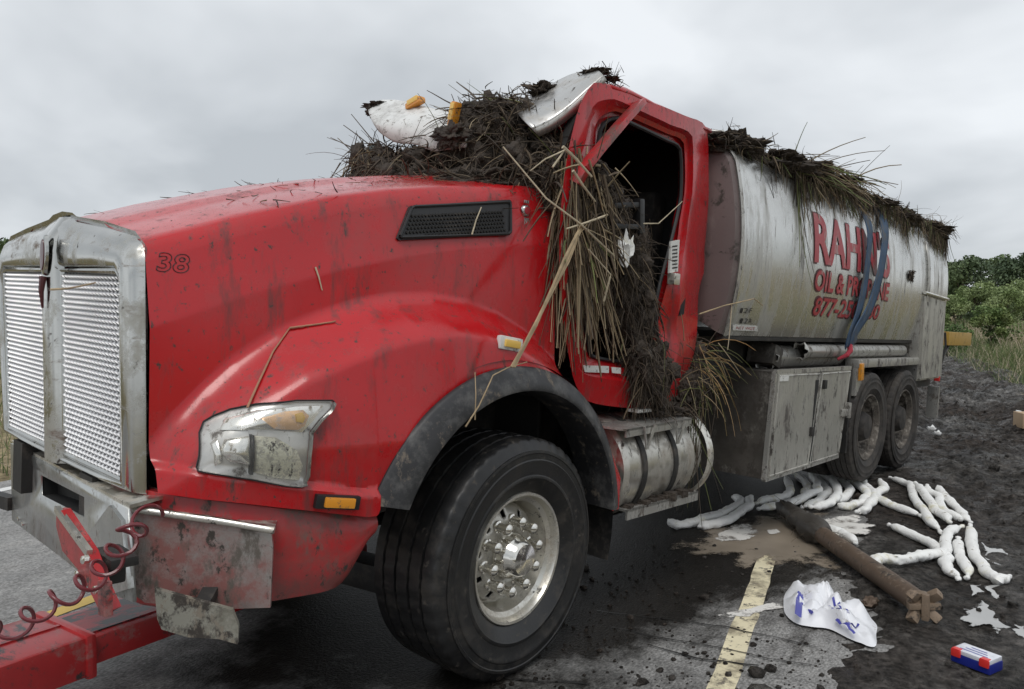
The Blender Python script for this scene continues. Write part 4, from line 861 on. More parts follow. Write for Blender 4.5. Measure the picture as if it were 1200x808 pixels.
# cowl side behind the hood, dark gap parts
B().prism([T(*p, -.93) for p in [(633, 224), (664, 224), (672, 420), (650, 395), (634, 340)]], (0, .04, 0)).done('cowl_panel', 'frame', truck)
B().box((1.3, 0, 1.05), (.9, 1.7, .16)).done('cab_mount', 'frame', truck)
b = B(); b.grid([[(1.62, -.62, 2.93), (1.35, -.66, 3.0), (1.08, -.62, 2.96)], [(1.6, -.3, 2.98), (1.35, -.3, 3.06), (1.1, -.3, 3.0)], [(1.6, 0, 2.95), (1.35, 0, 3.03), (1.1, 0, 2.97)]]); b.done('roof_cap', 'visor', truck, solid=.03, ang=60)
# step, fuel tank
stp = B()
q = [T(735, 503, -1.22), T(811, 490, -1.22)]
stp.prism([q[0], q[1], q[1]+np.array([.03, .32, .01]), q[0]+np.array([-.12, .32, .01])], (0, 0, -.012)); stp.prism([q[0], q[1], q[1]+np.array([0, .0, -.045]), q[0]+np.array([0, 0, -.045])], (0, .012, 0)); stp.done('upper_step', 'alu_plain', truck, ang=20)
B().box((1.14, -1.09, 1.12), (.14, .08, .018), bev=.006).done('step_plate', 'white', truck)
ftz = .80
ft = B().lathe([(0, .86), (.26, .87), (.285, .89), (.287, .91), (.287, 1.58), (.28, 1.60), (.26, 1.615), (0, 1.62)], (0, -.93, ftz), (1, 0, 0), 40).done('fuel_tank', 'tankcyl', truck, ang=30)
for x in (1.03, 1.36):
    b = B().lathe([(.288, -.022), (.298, -.02), (.298, .02), (.288, .022)], (x, -.93, ftz), (1, 0, 0), 40).done('tank_strap', 'frame', ft)
for x in (.97, 1.30):
    B().beam((x+.005, -1.235, 1.06), (x+.055, -1.222, .93), .008, .016).beam((x+.115, -1.235, 1.06), (x+.062, -1.222, .93), .008, .016).done('step_bracket', 'alu_plain', truck)
b = B(); q = [T(735, 610, -1.22), T(818, 586, -1.22)]; up_ = np.array([0, 0, .055])
b.prism([q[0], q[1], q[1]+up_, q[0]+up_], (0, .012, 0)); b.prism([q[0]+up_, q[1]+up_, q[1]+up_+np.array([0, .42, 0]), q[0]+up_+np.array([0, .42, 0])], (0, 0, -.012)); b.done('lower_step', 'alu_plain', truck, ang=20)
dd = B()
for k in range(700):
    x = rng.uniform(.9, 1.62); y = rng.uniform(-1.2, -.95); r = .008*math.exp(rng.normal()*.6); dd.box((x, y, .605+r*.5), (r*2.4, r*2, r*1.6), Matrix.Rotation(rng.uniform(0, 3), 3, 'Z'))
o = dd.done('mud_crust', 'mudcore', truck, ang=0); o['kind'] = 'stuff'
# round air tank end beyond the step, pale
rd = B().lathe([(.0, -.02), (.2, -.018), (.265, .0), (.275, .03), (.27, .12)], (1.84, -.86, .80), (-1, 0, 0), 36); 
rd.bm.transform(Matrix.Identity(4)); rd.done('exhaust_canister', 'tankcyl', truck, ang=40)
B().lathe([(.27, 0), (.285, .01), (.285, .05), (.27, .06)], (1.80, -.95, .80), (-1, 0, 0), 40).done('canister_ring', 'alu', truck, ang=40)
# ------------------------------------------------------------------ tank
def ty(z): 
    d = (z-2.12)/.58; return -1.225+.085*d*d
prof = [(ty(z), z) for z in np.linspace(1.56, 2.66, 30)]
y_e = prof[-1][0]
for k in range(1, 9):
    a = math.pi/2*k/8*.93; prof.append((y_e+.22*(1-math.cos(a))+.012*k, 2.66+.19*math.sin(a)))
yl, zl = prof[-1]
prof += [(yl*(1-k/6), zl+.05*(1-(1-k/6)**2)) for k in range(1, 7)]
full = prof+[(-y, z) for y, z in prof[-2::-1]]
X0, X1 = 1.99, 7.16
tk = B().grid([[(x, y*s_, 2.2+(z-2.2)*s_) for y, z in full] for x, s_ in ((X0, .992), (X0+.012, 1), (X0+.6, 1), (3.3, 1), (4.6, 1), (5.9, 1), (X1-.01, 1), (X1, .99))])
tk = tk.done('tank_shell', 'tank', truck, ang=30)
ringc = lambda x, s_: [(x, y*s_, 2.2+(z-2.2)*s_) for y, z in full]
hd = B().grid([ringc(X0-.001, .992), ringc(X0-.03, .975), ringc(X0-.05, .9), ringc(X0-.085, .55), ringc(X0-.09, .2)]); hd.bm.faces.new(hd.last[-1]); hd.done('tank_front_head', 'head', truck, ang=40)
hd = B().grid([ringc(X1, .99), ringc(X1+.03, .9), ringc(X1+.06, .5)]); hd.bm.faces.new(hd.last[-1]); hd.done('tank_rear_head', 'tank', truck, ang=40)
rows = [(X0-.012, 1.004), (X0+.0, 1.008), (X0+.022, 1.008), (X0+.026, 1.002)]
B().grid([ringc(x, s_) for x, s_ in rows]).done('tank_rim', 'alu_plain', truck, ang=30)
for xs_ in (3.02, 4.9, 6.28):
    B().grid([ringc(xs_-.012, 1.0005), ringc(xs_-.006, 1.003), ringc(xs_+.006, 1.003), ringc(xs_+.012, 1.0005)]).done('tank_seam', 'tank', truck)
b = B().box((4.5, -1.11, 1.548), (5.0, .06, .045), bev=.008).box((4.5, 1.11, 1.548), (5.0, .06, .045), bev=.008); b.done('tank_rail', 'frame', truck)
B().box((4.55, 0, 1.36), (5.0, 1.7, .36)).done('tank_saddle', 'frame', truck)
# top rim flashing
B().grid([[(x, -1.02+.03*math.sin(x*5), 2.862+.012*math.sin(x*7)), (x, -.80, 2.905)] for x in np.linspace(2.0, 7.1, 40)]).done('walkway_edge', 'alu_plain', truck, solid=.012)
def on_tank(u, v, w): return (u, ty(v)-.004-w*.5, v)
def TT(px, py):
    v = -1.2
    for _ in range(30):
        p = T(px, py, v); v = .4*v+.6*ty(p[2])
    return T(px, py, v)
def line(s, pl, pr, m, name, edge=True, **k):
    (xa, ya0, ya1), (xb, yb0, yb1) = pl, pr
    a0, a1, b0, b1 = TT(xa, ya1), TT(xa, ya0), TT(xb, yb1), TT(xb, yb0)
    z0, z1 = (a0[2]+b0[2])/2, (a1[2]+b1[2])/2
    if edge: lettering(name+'_edge', s, (a0[0]-.012, b0[0]+.012, z0-.012, z1+.012), lambda u, v, w: (u, ty(v)-.003, v), 'outline', truck, cuts=6, bold=.02)
    return lettering(name, s, (a0[0], b0[0], z0, z1), lambda u, v, w: (u, ty(v)-.006, v), m, truck, cuts=6, **k)
line("RAHN'S", (954, 244, 306), (1042, 280, 328), 'decal_red', 'name_lettering', bold=.03)
line('OIL & PROPANE', (953, 315, 341), (1040, 332, 352), 'decal_red', 'trade_lettering', bold=.03)
line('877-250', (951, 347, 370), (1003, 354, 373), 'decal_red', 'phone_lettering', bold=.02, shear=.12)
line('80', (1015, 356, 373), (1028, 358, 374), 'decal_red', 'phone_lettering', bold=.02, shear=.12)
for s, x0, y0, x1, y1 in (('1', 868, 361, 871, 367), ('2', 873, 361, 877, 367), ('F', 879, 361, 882, 367), ('1', 868, 373, 871, 379), ('2', 873, 373, 877, 379), ('A', 878, 373, 882, 379)):
    lettering('stencil_lettering', s, (TT(x0, y0)[0], TT(x1, y0)[0], TT(x0, y1)[2], TT(x0, y0)[2]), on_tank, 'decal', truck, cuts=1)
pl_ = B().prism([np.array(on_tank(p[0], p[2], 0)) for p in [TT(858, 380), TT(887, 382), TT(887, 388), TT(858, 387)]], (0, -.003, 0)).done('data_plate', 'white', truck)
lettering('plate_print', 'NET WGT', (TT(862, 384)[0], TT(884, 384)[0], TT(870, 386.2)[2], TT(870, 382.8)[2]), lambda u, v, w: (u, ty(v)-.0085, v), 'decal_red', pl_)
# toolbox
def TB(px, py): return T(px, py, -1.22)
f0, f1, f2_, f3 = TB(895, 562), TB(908, 436), TB(996, 431), TB(981, 534)
tb = B().prism([f0, f1, f2_, f3], (0, .62, 0)).done('toolbox', 'mudbox', truck, ang=20)
for nm, pts in (('toolbox_door', [(897, 560), (909.5, 438), (959, 436), (944, 545)]), ('toolbox_door', [(945, 544), (961, 436), (994.5, 433.5), (980, 533)])):
    P = [TB(*p) for p in pts]; P = [p+np.array([0, -.001, 0]) for p in P]
    o = B().prism(P, (0, -.02, 0)).done(nm, 'door_alu', tb, ang=20)
    c = sum(P)/4; b = B()
    for a_, b_ in zip(P, P[1:]+P[:1]): b.tube([c+(a_-c)*.965+np.array([0, -.021, 0]), c+(b_-c)*.965+np.array([0, -.021, 0])], .006, 5)
    b.done('door_fold', 'door_alu', tb)
P = [TB(*p) for p in [(953, 445), (956.5, 445), (948, 540), (945.5, 540)]]; B().prism([p+np.array([0, -.018, 0]) for p in P], (0, -.006, 0)).done('door_gap', 'black', tb)
B().prism([TB(*p)+np.array([0, -.024, 0]) for p in [(911, 440), (921, 439.5), (920, 446), (910, 446.5)]], (0, -.003, 0)).done('door_label', 'white', tb)
for p in ((962, 450), (947, 505)): B().box(tuple(TB(*p)+np.array([0, -.03, 0])), (.05, .03, .07), bev=.006).done('door_latch', 'frame', tb)
B().box(tuple(TB(985, 483)+np.array([0, -.03, 0])), (.12, .03, .06), bev=.006).box(tuple(TB(989, 480)+np.array([0, -.035, 0])), (.02, .05, .13), bev=.006).done('door_hasp', 'alu_plain', tb)
b = B()
for a_, b_ in ((f0, f1), (f1, f2_), (f0, f3)): b.beam(a_+np.array([0, -.002, 0]), b_+np.array([0, -.002, 0]), .03, .03)
b.done('toolbox_edge', 'alu_plain', tb, ang=20)
# hose tubes above the toolbox
for z, y, r, x0, x1 in ((1.45, -1.10, .055, 3.35, 6.0), (1.40, -1.0, .085, 2.95, 5.9)):
    pts = [(x0, r, 0)]; b = B(); N_ = 20
    b.lathe([(r*(1.15+.2*math.sin(k*2.1)), 0+.02*math.sin(k*1.7)) if k == 0 else (r, .06*k) for k in range(2)]+[(r, x1-x0)], (x0, y, z), (1, 0, 0), 20, mod=lambda r_, j, k: r_*(1+(.25*math.sin(k*1.9) if j == 0 else 0))); b.done('hose_tube', 'alu_plain', truck, ang=50, solid=.008)
B().box((3.0, -.98, 1.41), (.16, .22, .16), Matrix.Rotation(.3, 3, 'Y'), .03).done('tube_clamp', 'mudbox', truck, ang=30)
# rear fender strip
q = [T(1008, 428, -1.2), T(1077, 422.5, -1.2)]
zf = 1.345
B().box((5.33, -1.16, zf), (1.88, .12, .075), bev=.012).done('rear_fender', 'alu_plain', truck)
B().grid([[(x, -1.2, zf-.03), (x, -.55, zf-.01)] for x in (4.4, 6.26)]).done('rear_fender_top', 'frame', truck, solid=.012)
B().box((6.27, -.9, 1.15), (.03, .58, .5)).done('rear_fender_end', 'alu_plain', truck)
b = B().prism([(4.4, -1.21, zf+.02), (4.56, -1.21, zf+.02), (4.50, -1.21, zf-.20), (4.42, -1.21, zf-.28), (4.36, -1.21, zf-.28)], (0, .10, 0)).done('fender_end_bracket', 'alu_plain', truck, ang=20)
B().box((4.44, -1.225, zf-.07), (.07, .03, .15), Matrix.Rotation(-.1, 3, 'Y'), .01).done('side_marker', 'amber', truck)
B().box((4.28, -.95, .95), (.04, .5, .75)).done('mudflap', 'frame', truck)
# rear cabinet
c0 = [T(*p, -1.235) for p in [(1083, 344), (1110, 352), (1104, 443), (1078, 447)]]
cb_ = B().prism([p+np.array([0, .03, 0]) for p in c0], (0, .5, 0)).done('rear_cabinet', 'alu_plain', truck, ang=20)
cc = sum(c0)/4; B().prism([cc+(p-cc)*np.array([.93, 1, .95]) for p in c0], (0, .031, 0)).done('cabinet_door', 'door_alu', cb_, ang=20)
b = B(); b.tube([c0[0]+np.array([0, -.01, .01]), c0[1]+np.array([0, -.01, .01])], .018, 8); b.done('cabinet_lip', 'alu', cb_)
B().grid([[(6.28, ty(z)-.012, z), (6.36, ty(z)-.012, z)] for z in np.linspace(1.58, 2.6, 8)]).done('cabinet_trim', 'alu_plain', truck, solid=.01)
B().box((6.85, -.6, 1.1), (.75, 1.0, .12)).box((6.9, -.95, .95), (.6, .06, .3)).done('rear_underride', 'frame', truck)
B().box((7.22, -1.17, 1.13), (.03, .06, .06), bev=.01).done('tail_light', 'redclip', truck)
B().box((7.20, -1.15, .86), (.04, .12, .36)).done('rear_mudflap', 'alu_plain', truck)
yb0, yb1 = T(1106, 397, -1.0), T(1133, 397, -1.0)
B().box(tuple((yb0+yb1)/2), (yb1[0]-yb0[0], .12, .17), bev=.01).done('rear_marker_beam', 'yellow', truck)
B().tube([yb0+np.array([.25, 0, -.08]), yb0+np.array([-.1, -.02, -.22]), yb0+np.array([-.45, -.1, -.24])], .025, 8).done('beam_arm', 'frame', truck)
b = B(); b.tube([(7.23, -1.2, 1.3), (7.28, -1.22, 1.5), (7.24, -1.21, 1.66)], .012, 6).done('grab_handle', 'frame', truck)
# ------------------------------------------------------------------ debris on the truck (truck frame)
ROOT = [(.035, .026, .02), (.055, .04, .028), (.075, .055, .038), (.10, .075, .05)]
STRAW = [(.27, .205, .12), (.36, .29, .185), (.18, .135, .08), (.11, .08, .05)]
GRN = [(.13, .15, .05), (.09, .11, .035), (.18, .18, .08)]
def core_blob(c, r, amp, seed, sub=5):
    bm = bmesh.new(); bmesh.ops.create_icosphere(bm, subdivisions=sub, radius=1); V = np.array([v.co[:] for v in bm.verts]); F = np.array([[v.index for v in f.verts] for f in bm.faces]); bm.free()
    d = np.array([1+amp*(mnoise.noise(Vector(v)*1.8+Vector((seed, 0, 0)))+.5*mnoise.noise(Vector(v)*4.5+Vector((0, seed, 0)))+.35*mnoise.noise(Vector(v)*10+Vector((0, seed, 3)))+.3*mnoise.noise(Vector(v)*22+Vector((0, seed, 3)))) for v in V])
    return np.array(c)+V*d[:, None]*np.array(r)
def blob_mesh(name, blobs):
    Vs, Fs, o = [], [], 0
    bm = bmesh.new(); bmesh.ops.create_icosphere(bm, subdivisions=5, radius=1); F = np.array([[v.index for v in f.verts] for f in bm.faces]); bm.free()
    for k, (c, r, a) in enumerate(blobs):
        V = core_blob(c, r, a, k*3.3+1); Vs.append(V); Fs.append(F+o); o += len(V)
    ob = raw(name, np.concatenate(Vs), np.concatenate(Fs), 'mudcore', smooth=True); on_truck(ob); return ob, np.concatenate(Vs)
def fuzz(V, n, L, W, droop, curl, cols, out_c=None, jitter=.02, w=None, down=0.):
    idx = rng.choice(len(V), n); P = V[idx]+rng.normal(size=(n, 3))*jitter
    D = rng.normal(size=(n, 3))
    if out_c is not None:
        O_ = (P-np.array(out_c))/np.linalg.norm(P-np.array(out_c), axis=1)[:, None]; D = np.cross(D, O_); D /= np.linalg.norm(D, axis=1)[:, None]; D = D+O_*rng.uniform(-.15, .45, (n, 1)); D[:, 2] = np.minimum(D[:, 2], .5)
    D[:, 2] -= down
    return strands(P, D, L*rng.uniform(.4, 1.5, n), W*rng.uniform(.5, 1.5, n), np.full(n, droop), np.full(n, curl), palette(n, cols, w), K=7)
def strand_obj(name, parts, label, cat='plant debris'):
    V, F, t_ = merge(parts); o = raw(name, V, F, 'strand', t_); on_truck(o); return tag(o, label, cat, kind='stuff')
PT = lambda px, py, y: T(px, py, y)
# windscreen pile
blobs = [((.42, -.10, 2.36), (.26, .34, .18), .5), ((.34, .24, 2.38), (.17, .27, .17), .5), ((.46, -.46, 2.62), (.15, .20, .15), .6), ((.50, -.62, 2.60), (.12, .12, .14), .6), ((.45, -.48, 2.46), (.22, .26, .25), .5), ((.54, -.78, 2.38), (.18, .15, .18), .5),
         ((.50, -.86, 2.30), (.2, .14, .2), .5), ((.40, -.3, 2.28), (.36, .6, .10), .4)]
co, CV = blob_mesh('windscreen_mud', blobs); tag(co, 'dark lump of wet mud and roots heaped over the windscreen opening', 'mud heap', kind='stuff')
def clods(name, CV, n, r0, label, cat):
    bm = bmesh.new(); bmesh.ops.create_icosphere(bm, subdivisions=3, radius=1); v0 = np.array([v.co[:] for v in bm.verts]); f0_ = np.array([[v.index for v in f.verts] for f in bm.faces]); bm.free(); Vs, Fs = [], []
    for k in range(n):
        p = CV[rng.integers(len(CV))]; r = r0*min(1.5, math.exp(rng.normal()*.4))
        d = np.array([1+.40*mnoise.noise(Vector(v*1.6)+Vector((k*2.1, 0, 0)))+.30*mnoise.noise(Vector(v*3.6)+Vector((0, k*1.7, 0)))+.22*mnoise.noise(Vector(v*8)+Vector((0, 0, k*1.3))) for v in v0])
        Vs.append(p+v0*d[:, None]*r*np.array([rng.uniform(.6, 1.2), rng.uniform(.6, 1.2), rng.uniform(.7, 1.7)])); Fs.append(f0_+k*len(v0))
    o = raw(name, np.concatenate(Vs), np.concatenate(Fs), 'mudcore', smooth=True); on_truck(o); return tag(o, label, cat, kind='stuff')
clods('mud_clods', CV, 260, .035, 'chunky clods of wet mud among the roots on the windscreen pile', 'mud clods')
out_c = (.45, -.3, 2.35)
strand_obj('root_tangle', [fuzz(CV, 6500, .12, .0048, 5.0, 7, ROOT, out_c, .016), fuzz(CV, 2200, .18, .007, 6, 4.5, ROOT[1:]+STRAW[3:], out_c), fuzz(CV, 260, .32, .0085, 5, 3.2, ROOT[1:], out_c, .02), fuzz(CV, 240, .24, .005, 3, 1.6, STRAW[1:], out_c, .02), fuzz(CV, 60, .3, .006, 2.0, .6, GRN+STRAW[:2], out_c)],
           'dark tangled roots and straw heaped over the windscreen opening')
# straw poking out at the left end of the pile
P, D = [], []
for a_, b_ in [((440, 205), (398, 160)), ((446, 190), (387, 152)), ((450, 180), (412, 133)), ((452, 185), (405, 143)), ((400, 212), (416, 152)), ((404, 212), (421, 160)), ((425, 212), (432, 165)), ((450, 195), (393, 157)), ((440, 212), (446, 170)), ((412, 212), (428, 178))]:
    p0, p1 = TX(*a_, .32), TX(*b_, .22); P.append(p0); D.append(p1-p0)
P, D = np.array(P), np.array(D); n = len(P)
prt = [strands(P, D, np.linalg.norm(D, axis=1), np.full(n, .006), np.full(n, .15), np.full(n, .15), palette(n, STRAW[2:]+[(.12, .1, .08)]), taper=.5)]
n = 300; P = np.stack([rng.uniform(.16, .36, n), rng.uniform(.10, .52, n), rng.uniform(2.32, 2.56, n)], -1); D = rng.normal(size=(n, 3))*.45+np.array([-.2, .15, -.7])
prt.append(strands(P, D, rng.uniform(.08, .22, n), rng.uniform(.003, .007, n), np.full(n, 3.), np.full(n, 1.), palette(n, STRAW+ROOT[2:])))
strand_obj('reed_spray', prt, 'thin broken reeds sticking out at the passenger end of the windscreen pile')
# straw skirt hanging between hood and door
n = 430; xx = .40+.26*rng.beta(1, 1.3, n); P = np.stack([xx, rng.uniform(-1.10, -.97, n), 2.27-.35*(xx-.4)+rng.normal(0, .10, n)], -1)
D = np.stack([rng.normal(.10, .20, n), rng.normal(-.06, .08, n), -np.ones(n)], -1)
a_ = strands(P, D, rng.uniform(.25, .82, n), rng.uniform(.003, .0115, n), np.full(n, 1.5), np.full(n, .5), palette(n, STRAW+ROOT[2:], [.26, .2, .22, .14, .1, .08]), K=7, taper=.5)
n = 80; P = np.stack([rng.uniform(.4, .66, n), rng.uniform(-1.2, -1.0, n), rng.uniform(2.0, 2.4, n)], -1); D = np.stack([rng.normal(.4, .9, n), rng.normal(-.15, .3, n), rng.normal(-.7, .7, n)], -1)
b_ = strands(P, D, rng.uniform(.15, .45, n), rng.uniform(.004, .012, n), np.full(n, 1.), np.full(n, .4), palette(n, STRAW+STRAW+ROOT[2:]+GRN[:1]), K=6, taper=.5)
strand_obj('hanging_straw', [a_, b_], 'pale straw and reeds hanging in a skirt between the hood and the door opening')
# roots through the door
blobs = [((.80, -1.03, 2.18), (.13, .09, .14), .6), ((.93, -1.04, 2.02), (.10, .09, .20), .6), ((1.03, -1.02, 1.82), (.085, .07, .22), .6), ((1.14, -1.04, 1.60), (.075, .08, .24), .6), ((1.22, -1.10, 1.34), (.12, .10, .15), .6), ((1.10, -1.09, 1.38), (.07, .07, .12), .6), ((1.22, -.96, 1.85), (.09, .06, .32), .6), ((.64, -1.02, 2.30), (.12, .1, .12), .6)]
co, CV = blob_mesh('door_mud', blobs); tag(co, 'dark clump of wet mud hanging in the open doorway of the cab', 'mud clump', kind='stuff')
clods('mud_clods', CV, 150, .026, 'small clods of wet mud caught in the roots of the doorway', 'mud clods')
strand_obj('hanging_roots', [fuzz(CV, 4600, .12, .0038, 8, 4, ROOT, None, .014, down=1.0), fuzz(CV, 520, .24, .0042, 9, 1.6, ROOT[1:]+STRAW[3:], None, .02, down=1.6), fuzz(CV, 46, .22, .0045, 5, 1, STRAW, None, .03, down=.8), fuzz(CV, 16, .24, .005, 5, .5, GRN, None, .03, down=.8)],
           'dark matted roots trailing down through the open cab doorway')
# crumbs, roots at sill
# debris at the rear of the cab
n = 120; c = T(800, 470, -1.1); P = np.stack([rng.normal(c[0]+.06, .10, n), rng.uniform(-1.2, -.85, n), rng.uniform(1.15, 1.55, n)], -1); D = np.stack([rng.normal(.25, .6, n), rng.normal(-.5, .4, n), rng.normal(-.3, .7, n)], -1)
a_ = strands(P, D, rng.uniform(.1, .32, n), rng.uniform(.003, .006, n), np.full(n, 4.), np.full(n, .8), palette(n, STRAW+GRN+ROOT+ROOT))
n = 46; P = np.stack([rng.normal(1.86, .05, n), rng.uniform(-1.12, -.9, n), rng.uniform(1.3, 1.5, n)], -1); D = np.stack([rng.normal(.5, .5, n), rng.normal(-.6, .4, n), rng.normal(-.1, .5, n)], -1)
b_ = strands(P, D, rng.uniform(.2, .5, n), rng.uniform(.004, .007, n), np.full(n, 4.), np.full(n, .25), palette(n, [(.42, .26, .11), (.36, .24, .12), (.30, .22, .09), (.14, .15, .05)]))
n = 60; P = np.stack([rng.normal(1.72, .05, n), rng.uniform(-1.2, -1.0, n), rng.uniform(.85, 1.25, n)], -1); D = np.stack([rng.normal(0, .15, n), rng.normal(-.05, .15, n), -np.ones(n)], -1)
c_ = strands(P, D, rng.uniform(.2, .55, n), rng.uniform(.003, .006, n), np.full(n, 1.), np.full(n, .5), palette(n, GRN+STRAW[2:]+ROOT))
n = 120; P = np.stack([rng.uniform(1.2, 1.75, n), rng.uniform(-1.18, -.95, n), rng.uniform(1.07, 1.13, n)], -1); D = rng.normal(size=(n, 3))
d_ = strands(P, D, rng.uniform(.05, .2, n), rng.uniform(.004, .01, n), np.full(n, 4.), np.full(n, 1.5), palette(n, ROOT))
strand_obj('reed_bundle', [a_, b_, c_, d_], 'orange and green reed bundle wedged between the cab and the toolbox')
bl, _ = blob_mesh('step_mud', [((1.45, -1.02, 1.10), (.22, .12, .05), .6), ((1.68, -.98, 1.22), (.12, .14, .14), .7), ((1.84, -.92, 1.42), (.09, .12, .2), .7)]); tag(bl, 'lump of black mud lying on the upper cab step', 'mud lump', kind='stuff')
# debris on the tank top
V_, n = None, 1400
u = rng.beta(1.0, 1.05, n); x = 1.98+5.2*u; edge = rng.random(n)
dens_ = np.clip(.35+.9*np.abs(vnoise(x*1.3, 0*x, 2)+.15)+.5*ss(2.6, 3.6, x), .2, 1.4)
P = np.stack([x, -1.15+edge*.5+rng.normal(0, .03, n), 2.78+.09*edge+np.abs(rng.normal(0, .025, n))*dens_], -1)
D = np.stack([rng.normal(.15, 1., n), -.2-.6*rng.random(n), rng.normal(-.25, .4, n)], -1)
a_ = strands(P, D, rng.uniform(.08, .30, n)*dens_, rng.uniform(.003, .0085, n), np.full(n, 4.), np.full(n, 2.6), palette(n, STRAW[2:]+ROOT+GRN+STRAW[:1], [.20, .20, .13, .13, .12, .08, .03, .03, .01, .07]), K=6)
def hang(xc, spread, n, Lm, zt=2.76):
    xx = rng.normal(xc, spread, n); zz = zt+rng.normal(0, .05, n); P = np.stack([xx, np.array([ty(min(z, 2.66)) for z in zz])-rng.uniform(.01, .04, n)-.0, zz], -1)
    P[:, 1] -= .0; D = np.stack([rng.normal(.12, .18, n), rng.normal(-.04, .05, n), -np.ones(n)], -1)
    return strands(P, D, Lm*rng.uniform(.2, .95, n), rng.uniform(.0025, .006, n), np.full(n, 1.), np.full(n, .6), palette(n, STRAW[1:]+ROOT+GRN[:1]), K=6)
hs = [hang(3.05, .16, 110, .32), hang(3.35, .12, 70, .26), hang(2.98, .03, 26, .62), hang(2.86, .03, 18, .8, 2.7), hang(3.7, .12, 70, .24), hang(3.95, .12, 50, .2), hang(2.55, .12, 22, .2), hang(4.9, .10, 60, .2), hang(5.25, .08, 50, .2), hang(5.55, .05, 55, .46), hang(6.0, .2, 90, .16), hang(6.6, .12, 160, .26), hang(6.85, .10, 170, .34), hang(7.0, .05, 90, .45), hang(4.4, .15, 70, .2)]
n = 190; x = rng.uniform(2.9, 4.1, n); P = np.stack([x, rng.uniform(-1.2, -1.0, n), rng.uniform(2.76, 2.92, n)], -1); D = np.stack([rng.normal(.9, .5, n), rng.normal(-.35, .35, n), rng.normal(-.12, .3, n)], -1)
b_ = strands(P, D, rng.uniform(.2, .55, n), rng.uniform(.004, .009, n), np.full(n, 1.0), np.full(n, .4), palette(n, STRAW+STRAW[2:]+GRN[:2]), taper=.5)
strand_obj('tank_top_debris', [a_, b_]+hs, 'straw, reeds and roots matted along the top of the silver tank')
bl, BVt = blob_mesh('tank_top_mud', [((2.1+.36*k, -.92+.12*math.sin(k*2.3), 2.80+.02*math.sin(k*1.7)), (.26, .22, .06+.02*math.sin(k*1.3)), .6) for k in range(14)]+[((2.25, -1.0, 2.82), (.22, .14, .07), .8), ((3.3, -1.0, 2.82), (.4, .18, .09), .7), ((6.9, -1.02, 2.78), (.25, .18, .09), .7)])
tag(bl, 'dark mud caked along the top edge of the silver tank', 'mud layer', kind='stuff')
strand_obj('tank_roots', [fuzz(BVt, 3600, .11, .004, 6, 5, ROOT+STRAW[2:], None, .012, down=.3)], 'short dark roots bristling from the mud on top of the tank')
# small muck on the tank side
pm = TT(1067, 322)-np.array([0, .012, 0]); P = np.tile(pm, (60, 1))+rng.normal(size=(60, 3))*np.array([.05, .004, .02]); D = rng.normal(size=(60, 3))*np.array([1, .1, .6])+np.array([0, 0, -.6])
strand_obj('muck_clump', [strands(P, D, rng.uniform(.03, .09, 60), np.full(60, .009), np.full(60, 3.), np.full(60, 2.), palette(60, ROOT))], 'small dark clump of roots stuck on the rear part of the tank side')
# scattered bits on the hood top
n = 420; x = .4-1.9*rng.beta(1, 2.2, n); y = rng.uniform(-.80, .6, n)
z = np.array([ip(a, ZS)+.03+.085*(1-abs(b/ip(a, YS))**2.4)-.005 for a, b in zip(x, y)]); P = np.stack([x, y, z], -1); D = np.stack([rng.normal(size=n), rng.normal(size=n), rng.normal(.0, .05, n)], -1)
strand_obj('hood_litter', [strands(P, D, rng.uniform(.012, .09, n), rng.uniform(.0018, .0045, n), np.full(n, 2.), np.full(n, 5.), palette(n, ROOT+STRAW[2:]))], 'bits of straw and mud scattered over the top of the red hood')
# single stalks
def stalk(name, pts, r, label, col):
    pts = [np.array(p, float) for p in pts]; n = len(pts)
    Q = []
    for i in range(n-1):
        for k in range(5): Q.append(pts[i]+(pts[i+1]-pts[i])*k/5+np.array([1, 1, 1])*.003*vnoise(i*5+k, 1.3, 3))
    Q.append(pts[-1]); o = B().tube(Q, [r*(1-.45*i/len(Q)) for i in range(len(Q))], 6).done(name, col, ang=50); on_truck(o); return tag(o, label, 'reed')
M['straw'] = mat('dry_reed', (.36, .27, .16), .7, var=.3, vscale=18); M['straw_pale'] = mat('pale_reed', (.48, .41, .29), .7, var=.2, vscale=20); M['straw_red'] = mat('reddish_reed', (.38, .20, .12), .7, var=.2, vscale=20)
rs_ = thing('broken_reed', 'thick dry reed stem leaning from the cab down across the red fender', 'reed', mw=TM)
for k in range(5):
    j = rng.normal(size=(4, 2))*2.2; c_ = [(684+j[0, 0], 262), (664+j[1, 0], 305+j[1, 1]), (628+j[2, 0], 382+j[2, 1]), (598+j[3, 0]*1.5, 430)]
    ys_ = (-1.20, -1.24, -1.29, -1.29); Q = [T(*p, y) for p, y in zip(c_, ys_)]; QQ = []
    for a_, b_ in zip(Q, Q[1:]): QQ += [a_+(b_-a_)*i/4 for i in range(4)]
    B().tube(QQ+[Q[-1]], .006, 5).done('stalk', 'straw', rs_, ang=50)
stalk('reed', [T(557, 492, -1.30), T(558, 462, -1.295), T(557, 436, -1.26)], .003, 'short upright straw stuck on the grey fender flare', 'straw')
stalk('reed', [T(546, 500, -1.31), T(562, 475, -1.30), T(578, 440, -1.27), T(595, 431, -1.26), T(618, 424, -1.28)], .0035, 'bent straw lying over the edge of the fender flare', 'straw')
stalk('reed', [S(285, 476, .03), S(300, 447, .02), S(318, 412, .012), S(338, 384, .01)], .0045, 'single reddish reed slanting above the headlight', 'straw_red')
stalk('reed', [S(338, 384, .01), S(362, 381, .008), S(392, 376, .01)], .0045, 'short reddish reed lying on the fender crease behind the headlight', 'straw_red')
stalk('reed', [S(369, 313, .006), S(373, 325, .006), S(377, 340, .006)], .004, 'short pale reed stuck on the red hood side', 'straw_pale')
